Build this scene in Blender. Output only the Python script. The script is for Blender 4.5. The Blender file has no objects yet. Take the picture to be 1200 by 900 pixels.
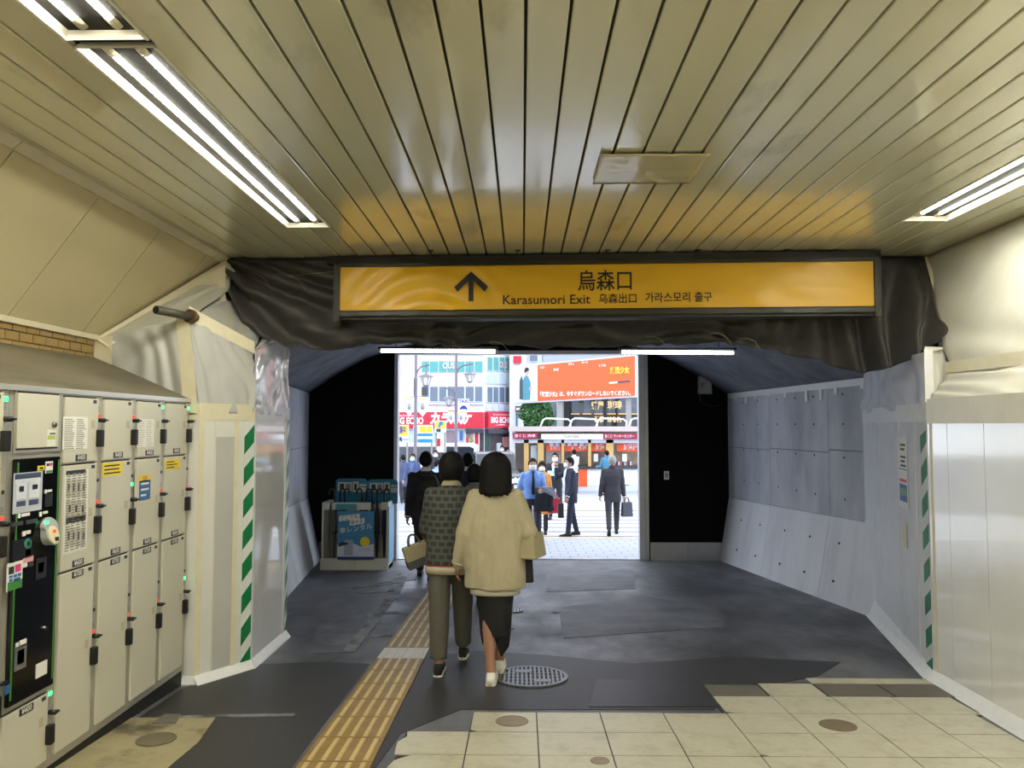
import bpy, bmesh, math, random
from mathutils import Vector, Matrix, noise
R = math.radians
random.seed(7)
SC = bpy.context.scene
COL = SC.collection

# ---------------------------------------------------------------- camera
CAMZ, F = 1.53, 900.0                      # eye height, focal length in pixels of the 1200x900 frame
PITCH, YAW = math.atan(49 / F), math.atan(12 / F)
cam_data = bpy.data.cameras.new('camera')
cam_data.sensor_width = 36.0
cam_data.lens = F / 1200 * 36.0
cam_data.clip_start, cam_data.clip_end = 0.05, 400
cam = bpy.data.objects.new('camera', cam_data)
COL.objects.link(cam)
cam.location = (0, 0, CAMZ)
cam.rotation_euler = (math.pi / 2 + PITCH, 0, YAW)
SC.camera = cam

# ---------------------------------------------------------------- overcast sky, exposure
SKY_STRENGTH = 2.7
world = bpy.data.worlds.new('overcast_sky')
SC.world = world
world.use_nodes = True
wb = world.node_tree.nodes['Background']
wb.inputs['Color'].default_value = (0.80, 0.88, 1.0, 1)
wb.inputs['Strength'].default_value = SKY_STRENGTH
LAMP_STRENGTH = 80.0                       # fluorescent tubes of the concourse
TUBE_STRENGTH = 17.0                        # the two work lights in the passage
SC.view_settings.view_transform = 'Standard'
SC.view_settings.look = 'None'
SC.view_settings.exposure = 0.3
SC.view_settings.gamma = 1.0
SC.view_settings.use_curve_mapping = False

# ---------------------------------------------------------------- measuring helpers
_rot = cam.rotation_euler.to_matrix()
_co = Vector(cam.location)
def ray(px, py):
    return _rot @ Vector(((px - 600) / F, -(py - 450) / F, -1.0))
def atY(px, py, Y):
    d = ray(px, py); return _co + d * (Y / d.y)
def atX(px, py, X):
    d = ray(px, py); return _co + d * (X / d.x)
def fz(Y):                                  # the ground falls away towards the exit
    if Y <= 0: return 0.0
    if Y <= 16: return -0.047 * Y
    if Y <= 32: return -0.752 - 0.026 * (Y - 16)
    return -1.168
def atF(px, py):
    d = ray(px, py); lo, hi = 0.5, 200.0
    for _ in range(60):
        m = (lo + hi) / 2; p = _co + d * (m / d.y)
        if p.z > fz(m): lo = m
        else: hi = m
    return _co + d * (lo / d.y)

# ---------------------------------------------------------------- materials
def lin(c):
    return tuple((v / 255 / 12.92) if v / 255 <= 0.04045 else ((v / 255 + 0.055) / 1.055) ** 2.4 for v in c)
_mats = {}
def M(name, col, rough=0.55, metal=0.0, var=0.06, scale=6.0, bump=0.0, bscale=40.0, spec=0.5, coat=0.0,
      coat_rough=0.1, emit=0.0, ecol=None, trans=0.0, stretch=(1, 1, 1), dark=None, dpos=(0.45, 0.7), dscale=2.0, alpha=1.0, sheen=0.0, detail=4.0, rvar=0.0):
    if name in _mats: return _mats[name]
    m = bpy.data.materials.new(name); m.use_nodes = True
    nt = m.node_tree; N, L = nt.nodes, nt.links
    b = N['Principled BSDF']
    c = lin(col)
    tc = N.new('ShaderNodeTexCoord'); mp = N.new('ShaderNodeMapping')
    mp.inputs['Scale'].default_value = stretch
    L.new(tc.outputs['Object'], mp.inputs['Vector'])
    n = N.new('ShaderNodeTexNoise'); n.inputs['Scale'].default_value = scale; n.inputs['Detail'].default_value = detail
    L.new(mp.outputs['Vector'], n.inputs['Vector'])
    mr = N.new('ShaderNodeMapRange')
    mr.inputs['From Min'].default_value, mr.inputs['From Max'].default_value = 0.25, 0.75
    mr.inputs['To Min'].default_value, mr.inputs['To Max'].default_value = 1 - var, 1 + var
    L.new(n.outputs['Fac'], mr.inputs['Value'])
    mul = N.new('ShaderNodeVectorMath'); mul.operation = 'SCALE'
    mul.inputs[0].default_value = c
    L.new(mr.outputs['Result'], mul.inputs['Scale'])
    out = mul.outputs['Vector']
    if dark:
        n2 = N.new('ShaderNodeTexNoise'); n2.inputs['Scale'].default_value = dscale; n2.inputs['Detail'].default_value = 6
        n2.inputs['Roughness'].default_value = 0.62
        L.new(mp.outputs['Vector'], n2.inputs['Vector'])
        rp = N.new('ShaderNodeMapRange')
        rp.inputs['From Min'].default_value, rp.inputs['From Max'].default_value = dpos
        L.new(n2.outputs['Fac'], rp.inputs['Value'])
        mx = N.new('ShaderNodeMix'); mx.data_type = 'RGBA'
        L.new(rp.outputs['Result'], mx.inputs['Factor'])
        L.new(out, mx.inputs[6]); mx.inputs[7].default_value = (*lin(dark), 1)
        out = mx.outputs[2]
    L.new(out, b.inputs['Base Color'])
    b.inputs['Roughness'].default_value = rough
    if rvar:
        n3 = N.new('ShaderNodeTexNoise'); n3.inputs['Scale'].default_value = 1.6; n3.inputs['Detail'].default_value = 7; n3.inputs['Roughness'].default_value = 0.65
        L.new(mp.outputs['Vector'], n3.inputs['Vector'])
        r3 = N.new('ShaderNodeMapRange')
        r3.inputs['From Min'].default_value, r3.inputs['From Max'].default_value = 0.35, 0.65
        r3.inputs['To Min'].default_value, r3.inputs['To Max'].default_value = rough - rvar, rough + rvar
        L.new(n3.outputs['Fac'], r3.inputs['Value']); L.new(r3.outputs['Result'], b.inputs['Roughness'])
    b.inputs['Metallic'].default_value = metal
    b.inputs['Specular IOR Level'].default_value = spec
    b.inputs['Coat Weight'].default_value = coat
    b.inputs['Coat Roughness'].default_value = coat_rough
    b.inputs['Transmission Weight'].default_value = trans
    b.inputs['Alpha'].default_value = alpha
    b.inputs['Sheen Weight'].default_value = sheen
    if emit:
        b.inputs['Emission Color'].default_value = (*(ecol or c), 1)
        b.inputs['Emission Strength'].default_value = emit
    if bump:
        bn = N.new('ShaderNodeTexNoise'); bn.inputs['Scale'].default_value = bscale; bn.inputs['Detail'].default_value = 5
        L.new(mp.outputs['Vector'], bn.inputs['Vector'])
        bp = N.new('ShaderNodeBump'); bp.inputs['Strength'].default_value = bump; bp.inputs['Distance'].default_value = 0.01
        L.new(bn.outputs['Fac'], bp.inputs['Height'])
        L.new(bp.outputs['Normal'], b.inputs['Normal'])
    _mats[name] = m
    return m

# ---------------------------------------------------------------- mesh helpers
def BM(): return bmesh.new()
def wl(o):
    v = Vector((0, 0, 0))
    while o is not None:
        v += Vector(o.location); o = o.parent
    return v
def obj(name, bm, mat, parent=None, local=False, smooth=False, solid=0.0, bevel=0.0):
    if isinstance(bm, bmesh.types.BMesh):
        if parent is not None and not local:
            bmesh.ops.translate(bm, verts=bm.verts, vec=-wl(parent))
        bmesh.ops.recalc_face_normals(bm, faces=bm.faces)
        me = bpy.data.meshes.new(name); bm.to_mesh(me); bm.free()
    else:
        me = bm
    if smooth:
        me.polygons.foreach_set('use_smooth', [True] * len(me.polygons))
    if not me.materials:
        for mm in (mat if isinstance(mat, (list, tuple)) else [mat]): me.materials.append(mm)
    o = bpy.data.objects.new(name, me); COL.objects.link(o)
    if parent is not None: o.parent = parent
    if solid:
        s = o.modifiers.new('thickness', 'SOLIDIFY'); s.thickness = solid; s.offset = 0
    if bevel:
        s = o.modifiers.new('bevel', 'BEVEL'); s.width = bevel; s.segments = 2; s.limit_method = 'ANGLE'
    return o
def tag(o, label=None, cat=None, group=None, kind=None):
    if label: o['label'] = label
    if cat: o['category'] = cat
    if group: o['group'] = group
    if kind: o['kind'] = kind
    return o
def thing(name, label, cat, loc=(0, 0, 0), rotz=0.0, group=None):
    o = bpy.data.objects.new(name, None); COL.objects.link(o)
    o.empty_display_size = 0.1
    o.location = loc; o.rotation_euler = (0, 0, rotz)
    return tag(o, label, cat, group)
def struct(name, bm, mat, **kw):
    o = obj(name, bm, mat, **kw); o['kind'] = 'structure'; return o
def copy_tree(o, parent=None):
    c = o.copy(); COL.objects.link(c); c.parent = parent
    for ch in list(o.children): copy_tree(ch, c)
    return c

def box(bm, x0, x1, y0, y1, z0, z1):
    v = [bm.verts.new(p) for p in ((x0, y0, z0), (x1, y0, z0), (x1, y1, z0), (x0, y1, z0), (x0, y0, z1), (x1, y0, z1), (x1, y1, z1), (x0, y1, z1))]
    for f in ((0, 3, 2, 1), (4, 5, 6, 7), (0, 1, 5, 4), (1, 2, 6, 5), (2, 3, 7, 6), (3, 0, 4, 7)):
        bm.faces.new([v[i] for i in f])
    return bm
def bx(*a): return box(BM(), *a)
def hexa(bm, lo, hi):                       # prism between two quads
    a = [bm.verts.new(p) for p in lo]; b = [bm.verts.new(p) for p in hi]; n = len(a)
    bm.faces.new(a[::-1]); bm.faces.new(b)
    for i in range(n): bm.faces.new((a[i], a[(i + 1) % n], b[(i + 1) % n], b[i]))
    return bm
def prism(bm, poly, d):                     # polygon of 3-d points pushed along d
    d = Vector(d); return hexa(bm, [Vector(p) for p in poly], [Vector(p) + d for p in poly])
def sloped_box(bm, x0, x1, y0, y1, h0, h1, base=fz): # box that follows the falling ground
    return hexa(bm, [(x0, y0, base(y0) + h0), (x1, y0, base(y0) + h0), (x1, y1, base(y1) + h0), (x0, y1, base(y1) + h0)],
                [(x0, y0, base(y0) + h1), (x1, y0, base(y0) + h1), (x1, y1, base(y1) + h1), (x0, y1, base(y1) + h1)])
def tube(bm, pts, r, seg=10, cap=True):
    pts = [Vector(p) for p in pts]; n = len(pts)
    rs = r if isinstance(r, (list, tuple)) else [r] * n
    rings = []; prev = None
    for i, p in enumerate(pts):
        t = (pts[min(i + 1, n - 1)] - pts[max(i - 1, 0)]).normalized()
        if prev is None:
            a = t.orthogonal().normalized()
        else:
            a = (prev - t * prev.dot(t))
            a = a.normalized() if a.length > 1e-6 else t.orthogonal().normalized()
        prev = a; b = t.cross(a)
        rings.append([bm.verts.new(p + (a * math.cos(2 * math.pi * k / seg) + b * math.sin(2 * math.pi * k / seg)) * rs[i]) for k in range(seg)])
    for i in range(n - 1):
        for k in range(seg):
            bm.faces.new((rings[i][k], rings[i][(k + 1) % seg], rings[i + 1][(k + 1) % seg], rings[i + 1][k]))
    if cap:
        bm.faces.new(rings[0][::-1]); bm.faces.new(rings[-1])
    return bm
def lathe(bm, prof, cx=0, cy=0, z=0, seg=24):
    rings = []
    for r, h in prof:
        rings.append([bm.verts.new((cx + r * math.cos(2 * math.pi * k / seg), cy + r * math.sin(2 * math.pi * k / seg), z + h)) for k in range(seg)])
    for i in range(len(rings) - 1):
        for k in range(seg):
            bm.faces.new((rings[i][k], rings[i][(k + 1) % seg], rings[i + 1][(k + 1) % seg], rings[i + 1][k]))
    bm.faces.new(rings[0][::-1]); bm.faces.new(rings[-1])
    return bm
def grid(nu, nv, f):                        # surface f(u,v), u,v in 0..1
    bm = BM()
    V = [[bm.verts.new(f(i / nu, j / nv)) for j in range(nv + 1)] for i in range(nu + 1)]
    for i in range(nu):
        for j in range(nv):
            bm.faces.new((V[i][j], V[i + 1][j], V[i + 1][j + 1], V[i][j + 1]))
    return bm
def bil(a, b, c, d, u, v):                  # a(0,0) b(1,0) c(1,1) d(0,1)
    a, b, c, d = Vector(a), Vector(b), Vector(c), Vector(d)
    return a * (1 - u) * (1 - v) + b * u * (1 - v) + c * u * v + d * (1 - u) * v
def pl(pts, x):                             # piecewise linear lookup
    if x <= pts[0][0]: return pts[0][1]
    for (a, va), (b, vb) in zip(pts, pts[1:]):
        if x <= b: return va + (vb - va) * (x - a) / (b - a)
    return pts[-1][1]
def nz(*p): return noise.noise(Vector(p))

_dg = None
def text_mesh(body, size, align='CENTER', extrude=0.0, shear=0.0, bold=0.0, width=None, valign='CENTER'):
    cu = bpy.data.curves.new('lettering', 'FONT')
    cu.body = body; cu.size = size; cu.align_x = align; cu.align_y = valign
    cu.extrude = extrude; cu.shear = shear; cu.offset = bold; cu.resolution_u = 3
    o = bpy.data.objects.new('lettering', cu); COL.objects.link(o)
    bpy.context.view_layer.update()
    dg = bpy.context.evaluated_depsgraph_get()
    me = bpy.data.meshes.new_from_object(o.evaluated_get(dg))
    bpy.data.objects.remove(o); bpy.data.curves.remove(cu)
    if width and me.vertices:
        xs = [v.co.x for v in me.vertices]; w = max(xs) - min(xs)
        if w > 0:
            s = width / w
            for v in me.vertices: v.co.x *= s
    return me
# lettering laid on a surface: origin, right direction, up direction
def letter(body, size, origin, right, up, mat, parent, lift=0.002, align='CENTER', bold=0.0, shear=0.0, width=None, name='lettering', extrude=0.0):
    me = text_mesh(body, size, align, extrude, shear, bold, width)
    r = Vector(right).normalized(); u = Vector(up).normalized(); n = r.cross(u).normalized(); u = n.cross(r)
    mm = Matrix((r, u, n)).transposed().to_4x4()
    mm.translation = Vector(origin) + n * lift - (wl(parent) if parent else Vector((0, 0, 0)))
    me.transform(mm)
    me.materials.clear()
    o = obj(name, me, mat, parent)
    return o
# ================================================================= MATERIALS
m_asph = M('asphalt_worn', (96, 97, 103), rough=0.48, rvar=0.16, stretch=(1, .6, 1), var=0.28, scale=3.0, bump=0.35, bscale=70, dark=(56, 56, 61), dpos=(0.42, 0.66), dscale=1.1)
m_asph_new = M('asphalt_smooth', (47, 45, 44), rough=0.5, var=0.12, scale=2.5, bump=0.25, bscale=110)
m_cement = M('cement_trace', (122, 122, 126), rough=0.7, var=0.25, scale=9, bump=0.3, dark=(70, 70, 74), dpos=(0.45, 0.6), dscale=4)
m_tile = M('pale_floor_tile', (184, 179, 160), rough=0.42, var=0.07, scale=30, bump=0.06, bscale=120, dark=(150, 144, 122), dpos=(0.5, 0.85), dscale=7)
m_tile_dk = M('grey_floor_slab', (98, 92, 82), rough=0.55, var=0.15, scale=6)
m_grout = M('tile_bedding', (52, 49, 45), rough=0.8, var=0.2)
m_screed = M('stained_screed', (152, 141, 108), rough=0.7, var=0.14, scale=7, dark=(82, 76, 58), dpos=(0.5, 0.68), dscale=3.5)
m_slat = M('ceiling_enamel', (225, 221, 190), rough=0.2, coat=1.0, coat_rough=0.1, var=0.05, scale=2.0, stretch=(1, 0.4, 1), spec=0.5, bump=0.012, bscale=5, dark=(150, 140, 110), dpos=(0.60, 0.80), dscale=1.7)
m_slat.node_tree.nodes['Principled BSDF'].inputs['Coat IOR'].default_value = 1.85
m_groove = M('groove_black', (30, 26, 18), rough=0.8)
m_soffit = M('soffit_panel', (196, 184, 146), rough=0.5, var=0.06, scale=1.5, dark=(160, 148, 112), dpos=(0.5, 0.8), dscale=1.2)
m_trim = M('trim_paint', (206, 198, 172), rough=0.4)
m_brick = M('glazed_brick', (150, 124, 76), rough=0.4, var=0.2, scale=12)
m_mortar = M('mortar', (86, 72, 48), rough=0.9)
m_wallp = M('plaster_wall', (200, 190, 160), rough=0.7)
m_conc = M('board_marked_concrete', (190, 193, 201), rough=0.7, var=0.10, scale=2.2, bump=0.15, bscale=40, stretch=(1, 1, 0.35), dark=(152, 156, 166), dpos=(0.45, 0.75), dscale=1.6)
m_conc_lo = M('plinth_concrete', (216, 217, 222), rough=0.7, var=0.10, scale=2.0, bump=0.12, stretch=(1, 1, 0.3), dark=(180, 183, 190), dpos=(0.5, 0.8), dscale=1.8)
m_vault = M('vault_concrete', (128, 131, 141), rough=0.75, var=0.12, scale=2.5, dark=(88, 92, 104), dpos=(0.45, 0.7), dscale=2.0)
m_black = M('black_board', (11, 11, 13), rough=0.85, spec=0.15, var=0.15)
m_steel = M('brushed_steel', (176, 178, 182), rough=0.35, metal=0.9, var=0.08)
m_alu = M('aluminium_frame', (196, 198, 204), rough=0.4, metal=0.5)
m_grey = M('grey_paint', (150, 150, 148), rough=0.5)
m_dkgrey = M('dark_grey_paint', (66, 66, 68), rough=0.5)
m_white = M('white_paint', (232, 231, 226), rough=0.45, var=0.03)
m_blackp = M('black_plastic', (18, 18, 19), rough=0.4)
m_fabric = M('black_fabric', (62, 59, 58), rough=0.55, var=0.2, scale=14, sheen=0.05)
m_film = M('white_sheet_film', (222, 221, 214), rough=0.32, var=0.05, scale=3, bump=0.12, bscale=4, spec=0.5)
m_gloss = M('glossy_clear_film', (238, 237, 231), rough=0.09, var=0.04, scale=3, bump=0.3, bscale=1.6, spec=0.85, coat=0.7, coat_rough=0.04)
m_drape = M('draped_sheet', (200, 198, 188), rough=0.38, var=0.07, scale=4, bump=0.25, bscale=9)
m_drape_g = M('draped_grey_sheet', (188, 188, 184), rough=0.4, var=0.07, scale=4, bump=0.3, bscale=9)
m_tape = M('masking_tape', (222, 214, 186), rough=0.5, var=0.05, scale=12)
m_tape_w = M('white_tape', (226, 226, 226), rough=0.5, var=0.05, scale=12)
m_green = M('green_tape', (20, 122, 70), rough=0.35, var=0.08)
m_wtape = M('white_gloss_tape', (226, 228, 226), rough=0.35, var=0.05)

# ================================================================= STRUCTURE
LX, RX, CZ, PY = -3.0, 3.38, CAMZ + 1.38, 6.25     # left wall, right wall, ceiling height, portal plane
# ground of the concourse and passage
def floor_f(x0, x1, y0, y1, top, thick):
    ys = [y0] + [y for y in (0,) if y0 < y < y1] + [y1]
    bm = BM()
    for a, b in zip(ys, ys[1:]): sloped_box(bm, x0, x1, a, b, top - thick, top)
    return bm
floor = struct('floor', floor_f(-4.4, 4.4, -6.2, 12.35, 0.0, 0.2), m_asph)
# smoother, newer asphalt laid over the near part
def fpoly(pts, top=0.003, low=-0.02):               # polygon on the ground given by pixels
    P = [atF(*p) for p in pts]
    return hexa(BM(), [(p.x, p.y, fz(p.y) + low) for p in P], [(p.x, p.y, fz(p.y) + top) for p in P])
def fpoly_w(pts, top=0.003, low=-0.02):
    return hexa(BM(), [(x, y, fz(y) + low) for x, y in pts], [(x, y, fz(y) + top) for x, y in pts])
obj('asphalt_patch', fpoly_w([(-2.32, 1.2), (-1.16, 1.2), (-1.16, 5.93), (-1.5, 5.98), (-2.05, 5.9), (-2.3, 5.3)], 0.003), m_asph_new, floor)
obj('asphalt_patch', fpoly([(500, 770), (560, 763), (640, 768), (742, 778), (850, 770), (985, 776), (960, 792), (900, 803), (845, 806), (838, 832), (540, 832), (470, 860), (440, 900), (436, 900)], 0.003), m_asph_new, floor)
obj('asphalt_patch', fpoly([(700, 797), (770, 798), (838, 806), (842, 829), (690, 829)], 0.006), M('asphalt_fresh', (40, 39, 40), rough=0.45, var=0.1, scale=3, bump=0.2, bscale=110), floor)
m_asph_mid = M('asphalt_grey', (104, 105, 112), rough=0.6, var=0.2, scale=4, bump=0.3, bscale=60, dark=(70, 70, 77), dpos=(0.42, 0.62), dscale=2.2)
for pts in ([(375, 735), (425, 715), (440, 735), (415, 765), (360, 765)], [(655, 712), (760, 700), (840, 712), (850, 735), (660, 748)],
            [(450, 663), (490, 663), (488, 680), (440, 684)], [(640, 670), (742, 668), (745, 690), (640, 694)]):
    obj('asphalt_patch', fpoly(pts, 0.004), m_asph_mid, floor)
# cement traces of a removed line
def fstrip(a, b, w, mat, name='cement_trace', top=0.005):
    A, B = atF(*a), atF(*b); d = (B - A); d.z = 0; n = Vector((-d.y, d.x, 0)).normalized() * w / 2
    return obj(name, fpoly_w([(A + n)[:2], (B + n)[:2], (B - n)[:2], (A - n)[:2]], top), mat, floor)
for a, b, w in (((408, 764), (458, 702), 0.10), ((458, 702), (472, 672), 0.16), ((406, 695), (462, 693), 0.16), ((412, 689), (463, 684), 0.10),
                ((446, 719), (480, 718), 0.08), ((424, 746), (460, 745), 0.06), ((592, 737), (600, 736), 0.1), ((648, 718), (668, 717), 0.07), ((205, 841), (345, 838), 0.05)):
    fstrip(a, b, w, m_cement)
# pale floor tiles, one by one
TX, TY, TW, TD = -0.30, 4.79, 0.385, 0.345
obj('tile_bedding', floor_f(-0.66, 2.72, 1.0, TY - TD, 0.004, 0.03), m_grout, floor)
obj('tile_bedding', floor_f(-0.30, 2.72, TY - TD, TY, 0.004, 0.03), m_grout, floor)
obj('tile_bedding', fpoly_w([(1.22, 4.78), (2.78, 4.78), (2.86, 5.16), (2.86, 5.5), (1.6, 5.47), (1.6, 5.13), (1.22, 5.13)], 0.004), m_grout, floor)
def tile(x0, x1, y0, y1, mat=m_tile, chip=None):
    g = 0.0035
    pts = [(x0 + g, y0 + g), (x1 - g, y0 + g), (x1 - g, y1 - g), (x0 + g, y1 - g)]
    if chip == 'left':
        pts = [(x1 - g, y0 + g), (x1 - g, y1 - g), (x0 + random.uniform(.03, .12), y1 - g), (x0 + random.uniform(0, .1), y1 - .08),
               (x0 + random.uniform(0, .06), y0 + .18), (x0 + random.uniform(0, .08), y0 + .1), (x0 + random.uniform(0, .04), y0 + g)]
    if chip == 'corner':
        pts = [(x0 + .05, y0 + g), (x1 - g, y0 + g), (x1 - g, y1 - g), (x0 + g, y1 - g), (x0 + g, y0 + .04)]
    return obj('tile', fpoly_w(pts, 0.010 + random.uniform(-.001, .001), -0.01), mat, floor)
for r in range(11):
    y1 = TY - r * TD; y0 = y1 - TD
    for c in range(-1, 8):
        x0 = TX + c * TW; x1 = x0 + TW
        if c == -1 and r == 0: continue
        if x0 > 2.75: continue
        tile(x0, min(x1, 2.74), y0, y1, chip='left' if c == -1 else ('corner' if (r * 5 + c * 3) % 17 == 0 else None))
for c in range(4, 8): tile(TX + c * TW, min(TX + (c + 1) * TW, 2.8), TY, TY + TD, chip='corner' if c == 4 else None)
tile(1.24, 1.61, TY + TD, TY + 1.75 * TD, m_tile_dk)
tile(1.62, 1.99, TY + TD, TY + 1.85 * TD)
tile(2.0, 2.43, TY + TD, TY + 1.85 * TD, m_tile_dk); tile(2.44, 2.84, TY + TD, TY + 1.85 * TD, m_tile_dk)
tile(2.0, 2.5, TY + 1.88 * TD, TY + 2.25 * TD); tile(2.5, 2.86, TY + 1.88 * TD, TY + 2.25 * TD)
obj('tile_bedding', floor_f(-2.9, 3.3, -5.9, 1.0, 0.008, 0.03), m_tile, floor)  # not bedding: unseen pale floor added behind the camera to bounce lamp light
# stained screed left bare beside the lockers
obj('screed_patch', fpoly([(150, 842), (253, 841), (233, 870), (196, 901), (196, 990), (20, 990), (60, 902)], 0.0045), m_screed, floor)
obj('slab_piece', fpoly([(193, 838), (212, 838), (206, 849), (178, 849)], 0.008), m_tile_dk, floor)
# small round service caps set in the ground
def cap(px, py, r, mat, label):
    p = atF(px, py); bm = BM()
    lathe(bm, [(r, -0.02), (r, 0.011), (r * .93, 0.014), (r * .9, 0.0125), (0.001, 0.0125)], 0, 0, 0, 28)
    for v in bm.verts: v.co.z += -0.047 * v.co.y
    t = obj('service_cap', bm, mat); t.location = (p.x, p.y, fz(p.y))
    return tag(t, label, 'floor cap', 'round service caps in the floor')
m_cap = M('worn_bronze_cap', (132, 118, 102), rough=0.55, var=0.15, scale=20)
cap(600, 847, 0.098, m_cap, 'round grey-brown metal cap set in the pale floor tiles, left one')
cap(982, 852, 0.105, M('brown_cap', (112, 98, 78), rough=0.6, var=0.1), 'round brown metal cap set in the pale floor tiles, right one')
cap(183, 868, 0.105, M('olive_cap', (104, 96, 74), rough=0.6, var=0.1), 'round olive metal cap in stained screed beside the lockers')
cap(703, 894, 0.05, m_cap, 'tiny round cap in pale tiles at the bottom of the view')
# grated manhole covers
def manhole(px, py, r, label, n):
    p = atF(px, py)
    t = thing('manhole_cover', label, 'manhole cover', (p.x, p.y, fz(p.y)), group='grated manhole covers')
    tilt = lambda bm: [setattr(v.co, 'z', v.co.z - 0.047 * v.co.y) for v in bm.verts] and bm
    bm = lathe(BM(), [(r, -0.02), (r, 0.006), (0.001, 0.006)], seg=36)
    obj('base_plate', tilt(bm), M('cover_pit', (38, 38, 40), rough=0.6), t, local=True)
    bm = BM(); k = 40
    for i in range(k):
        a0, a1 = 2 * math.pi * i / k, 2 * math.pi * (i + 1) / k
        q = [(ra * math.cos(a), ra * math.sin(a)) for ra, a in ((r * .9, a0), (r, a0), (r, a1), (r * .9, a1))]
        hexa(bm, [(x, y, 0) for x, y in q], [(x, y, .014) for x, y in q])
    m_iron = M('cast_iron', (118, 118, 120), rough=0.42, metal=0.6, var=0.15)
    obj('rim', tilt(bm), m_iron, t, local=True)
    for i in range(n):
        x = -r * .88 + 2 * r * .88 * (i + .5) / n; h = math.sqrt(max(0, (r * .9) ** 2 - x * x)); w = r * .88 / n * .5
        obj('rib', tilt(bx(x - w, x + w, -h, h, 0, .013)), m_iron, t, local=True)
    for i in range(5):
        y = -r * .6 + i * r * .3; h = math.sqrt(max(0, (r * .88) ** 2 - y * y))
        obj('cross_rib', tilt(bx(-h, h, y - .006, y + .006, 0, .012)), m_iron, t, local=True)
    for sx, sy in ((-.05, .12), (.08, -.12)):
        obj('cover_plate', tilt(bx(sx - .06, sx + .06, sy - .035, sy + .035, 0, .015)) if r > .2 else tilt(bx(-.02, .02, -.02, .02, 0, .014)), m_iron, t, local=True)
manhole(622, 794, 0.265, 'large round grated iron manhole cover beside the walking couple', 15)
manhole(600, 716, 0.12, 'small grated iron drain cover further along in the dark passage', 7)

# tactile guide strip: blocks with raised bars
m_tac = M('tactile_yellow', (140, 112, 62), rough=0.5, var=0.2, scale=9, bump=0.1, dark=(96, 76, 46), dpos=(0.48, 0.75), dscale=4)
m_tacbar = M('tactile_bar_worn', (190, 168, 112), rough=0.42, var=0.15, scale=12)
m_tacw = M('tactile_worn_white', (196, 192, 184), rough=0.45, var=0.1, scale=9)
tac_x, tac_w, tac_d = -0.95, 0.37, 0.345
strip = struct('trim_tactile_strip', floor_f(tac_x - tac_w / 2 - .005, tac_x + tac_w / 2 + .005, 1.2, 12.2, 0.004, 0.03), M('tactile_bed', (72, 50, 36), rough=0.8))
tmesh = bmesh_tile = None
def tac_tile_mesh():
    bm = hexa(BM(), [(-tac_w / 2, 0, -.01), (tac_w / 2, 0, -.01), (tac_w / 2, tac_d - .008, -.01), (-tac_w / 2, tac_d - .008, -.01)],
              [(-tac_w / 2, 0, .008), (tac_w / 2, 0, .008), (tac_w / 2, tac_d - .008, .008), (-tac_w / 2, tac_d - .008, .008)])
    for v in bm.verts: v.co.z -= 0.047 * v.co.y
    return bm
def tac_bar_mesh():
    bm = hexa(BM(), [(-.014, .012, .007), (.014, .012, .007), (.014, tac_d - .02, .007), (-.014, tac_d - .02, .007)],
              [(-.009, .018, .0135), (.009, .018, .0135), (.009, tac_d - .026, .0135), (-.009, tac_d - .026, .0135)])
    for v in bm.verts: v.co.z -= 0.047 * v.co.y
    return bm
t0 = obj('tactile_block', tac_tile_mesh(), m_tac, strip, local=True); b0 = obj('bar', tac_bar_mesh(), m_tacbar, t0, local=True)
c0 = obj('tactile_block', tac_tile_mesh(), m_tacw, strip, local=True); d0 = obj('bar', tac_bar_mesh(), m_tacw, c0, local=True)
for k in range(31):
    y = 1.25 + k * tac_d
    white = k == 14
    src, bar = (c0, d0) if white else (t0, b0)
    t = src if (k == 0 or white) else src.copy()
    if t is not src: COL.objects.link(t)
    t.location = (tac_x, y, fz(y)); t.parent = strip
    for i in range(5):
        bb = bar if (i == 0 and t is src) else bar.copy()
        if bb is not bar: COL.objects.link(bb)
        bb.parent = t; bb.location = (-.145 + i * .0725, 0, 0)
# threshold strip at the exit
struct('trim_threshold', sloped_box(BM(), -2.0, 1.94, 12.2, 12.36, -.05, .012), m_steel)

# ---------------------------------------------------------------- ceiling of the concourse
ceiling = struct('ceiling', bx(-2.46, RX, -6.0, PY + .02, CZ + 0.028, CZ + 0.06), m_groove)
FIX = {'left': (-1.637, [(2.72, 5.26), (0.12, 2.66), (-2.48, 0.06), (-5.08, -2.54)]), 'right': (2.563, [(2.62, 5.15), (0.02, 2.56), (-2.58, -0.04), (-5.18, -2.64)])}
def slat(x0, x1, y0, y1):
    bm = BM(); w = 0.0055
    prof = [(x0 + w, CZ + .027), (x0 + w, CZ + .004), (x0 + w + .004, CZ), (x1 - w - .004, CZ), (x1 - w, CZ + .004), (x1 - w, CZ + .027)]
    hexa(bm, [(x, y0, z) for x, z in prof], [(x, y1, z) for x, z in prof])
    obj('slat', bm, m_slat, ceiling)
g0 = 0.013
for k in range(-17, 23):
    x0 = g0 + k * 0.15; x1 = x0 + 0.15
    if x0 < -2.46: x0 = -2.43
    x1 = min(x1, RX)
    if x1 - x0 < .03: continue
    spans = [(-6.0, PY)]
    for s, (fx, runs) in FIX.items():
        if x0 > fx - .02 and x1 < fx + .32:
            top = max(b for a, b in runs); spans = [(top + .004, PY)]
    for a, b in spans: slat(x0, x1, a, b)
m_tubelight = M('lit_tube', (255, 250, 235), emit=LAMP_STRENGTH, ecol=(1.0, 0.98, 0.83))
m_tray = M('lamp_tray_white', (244, 241, 228), rough=0.4, var=0.03)
m_socket = M('lamp_socket', (206, 198, 170), rough=0.5)
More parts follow.
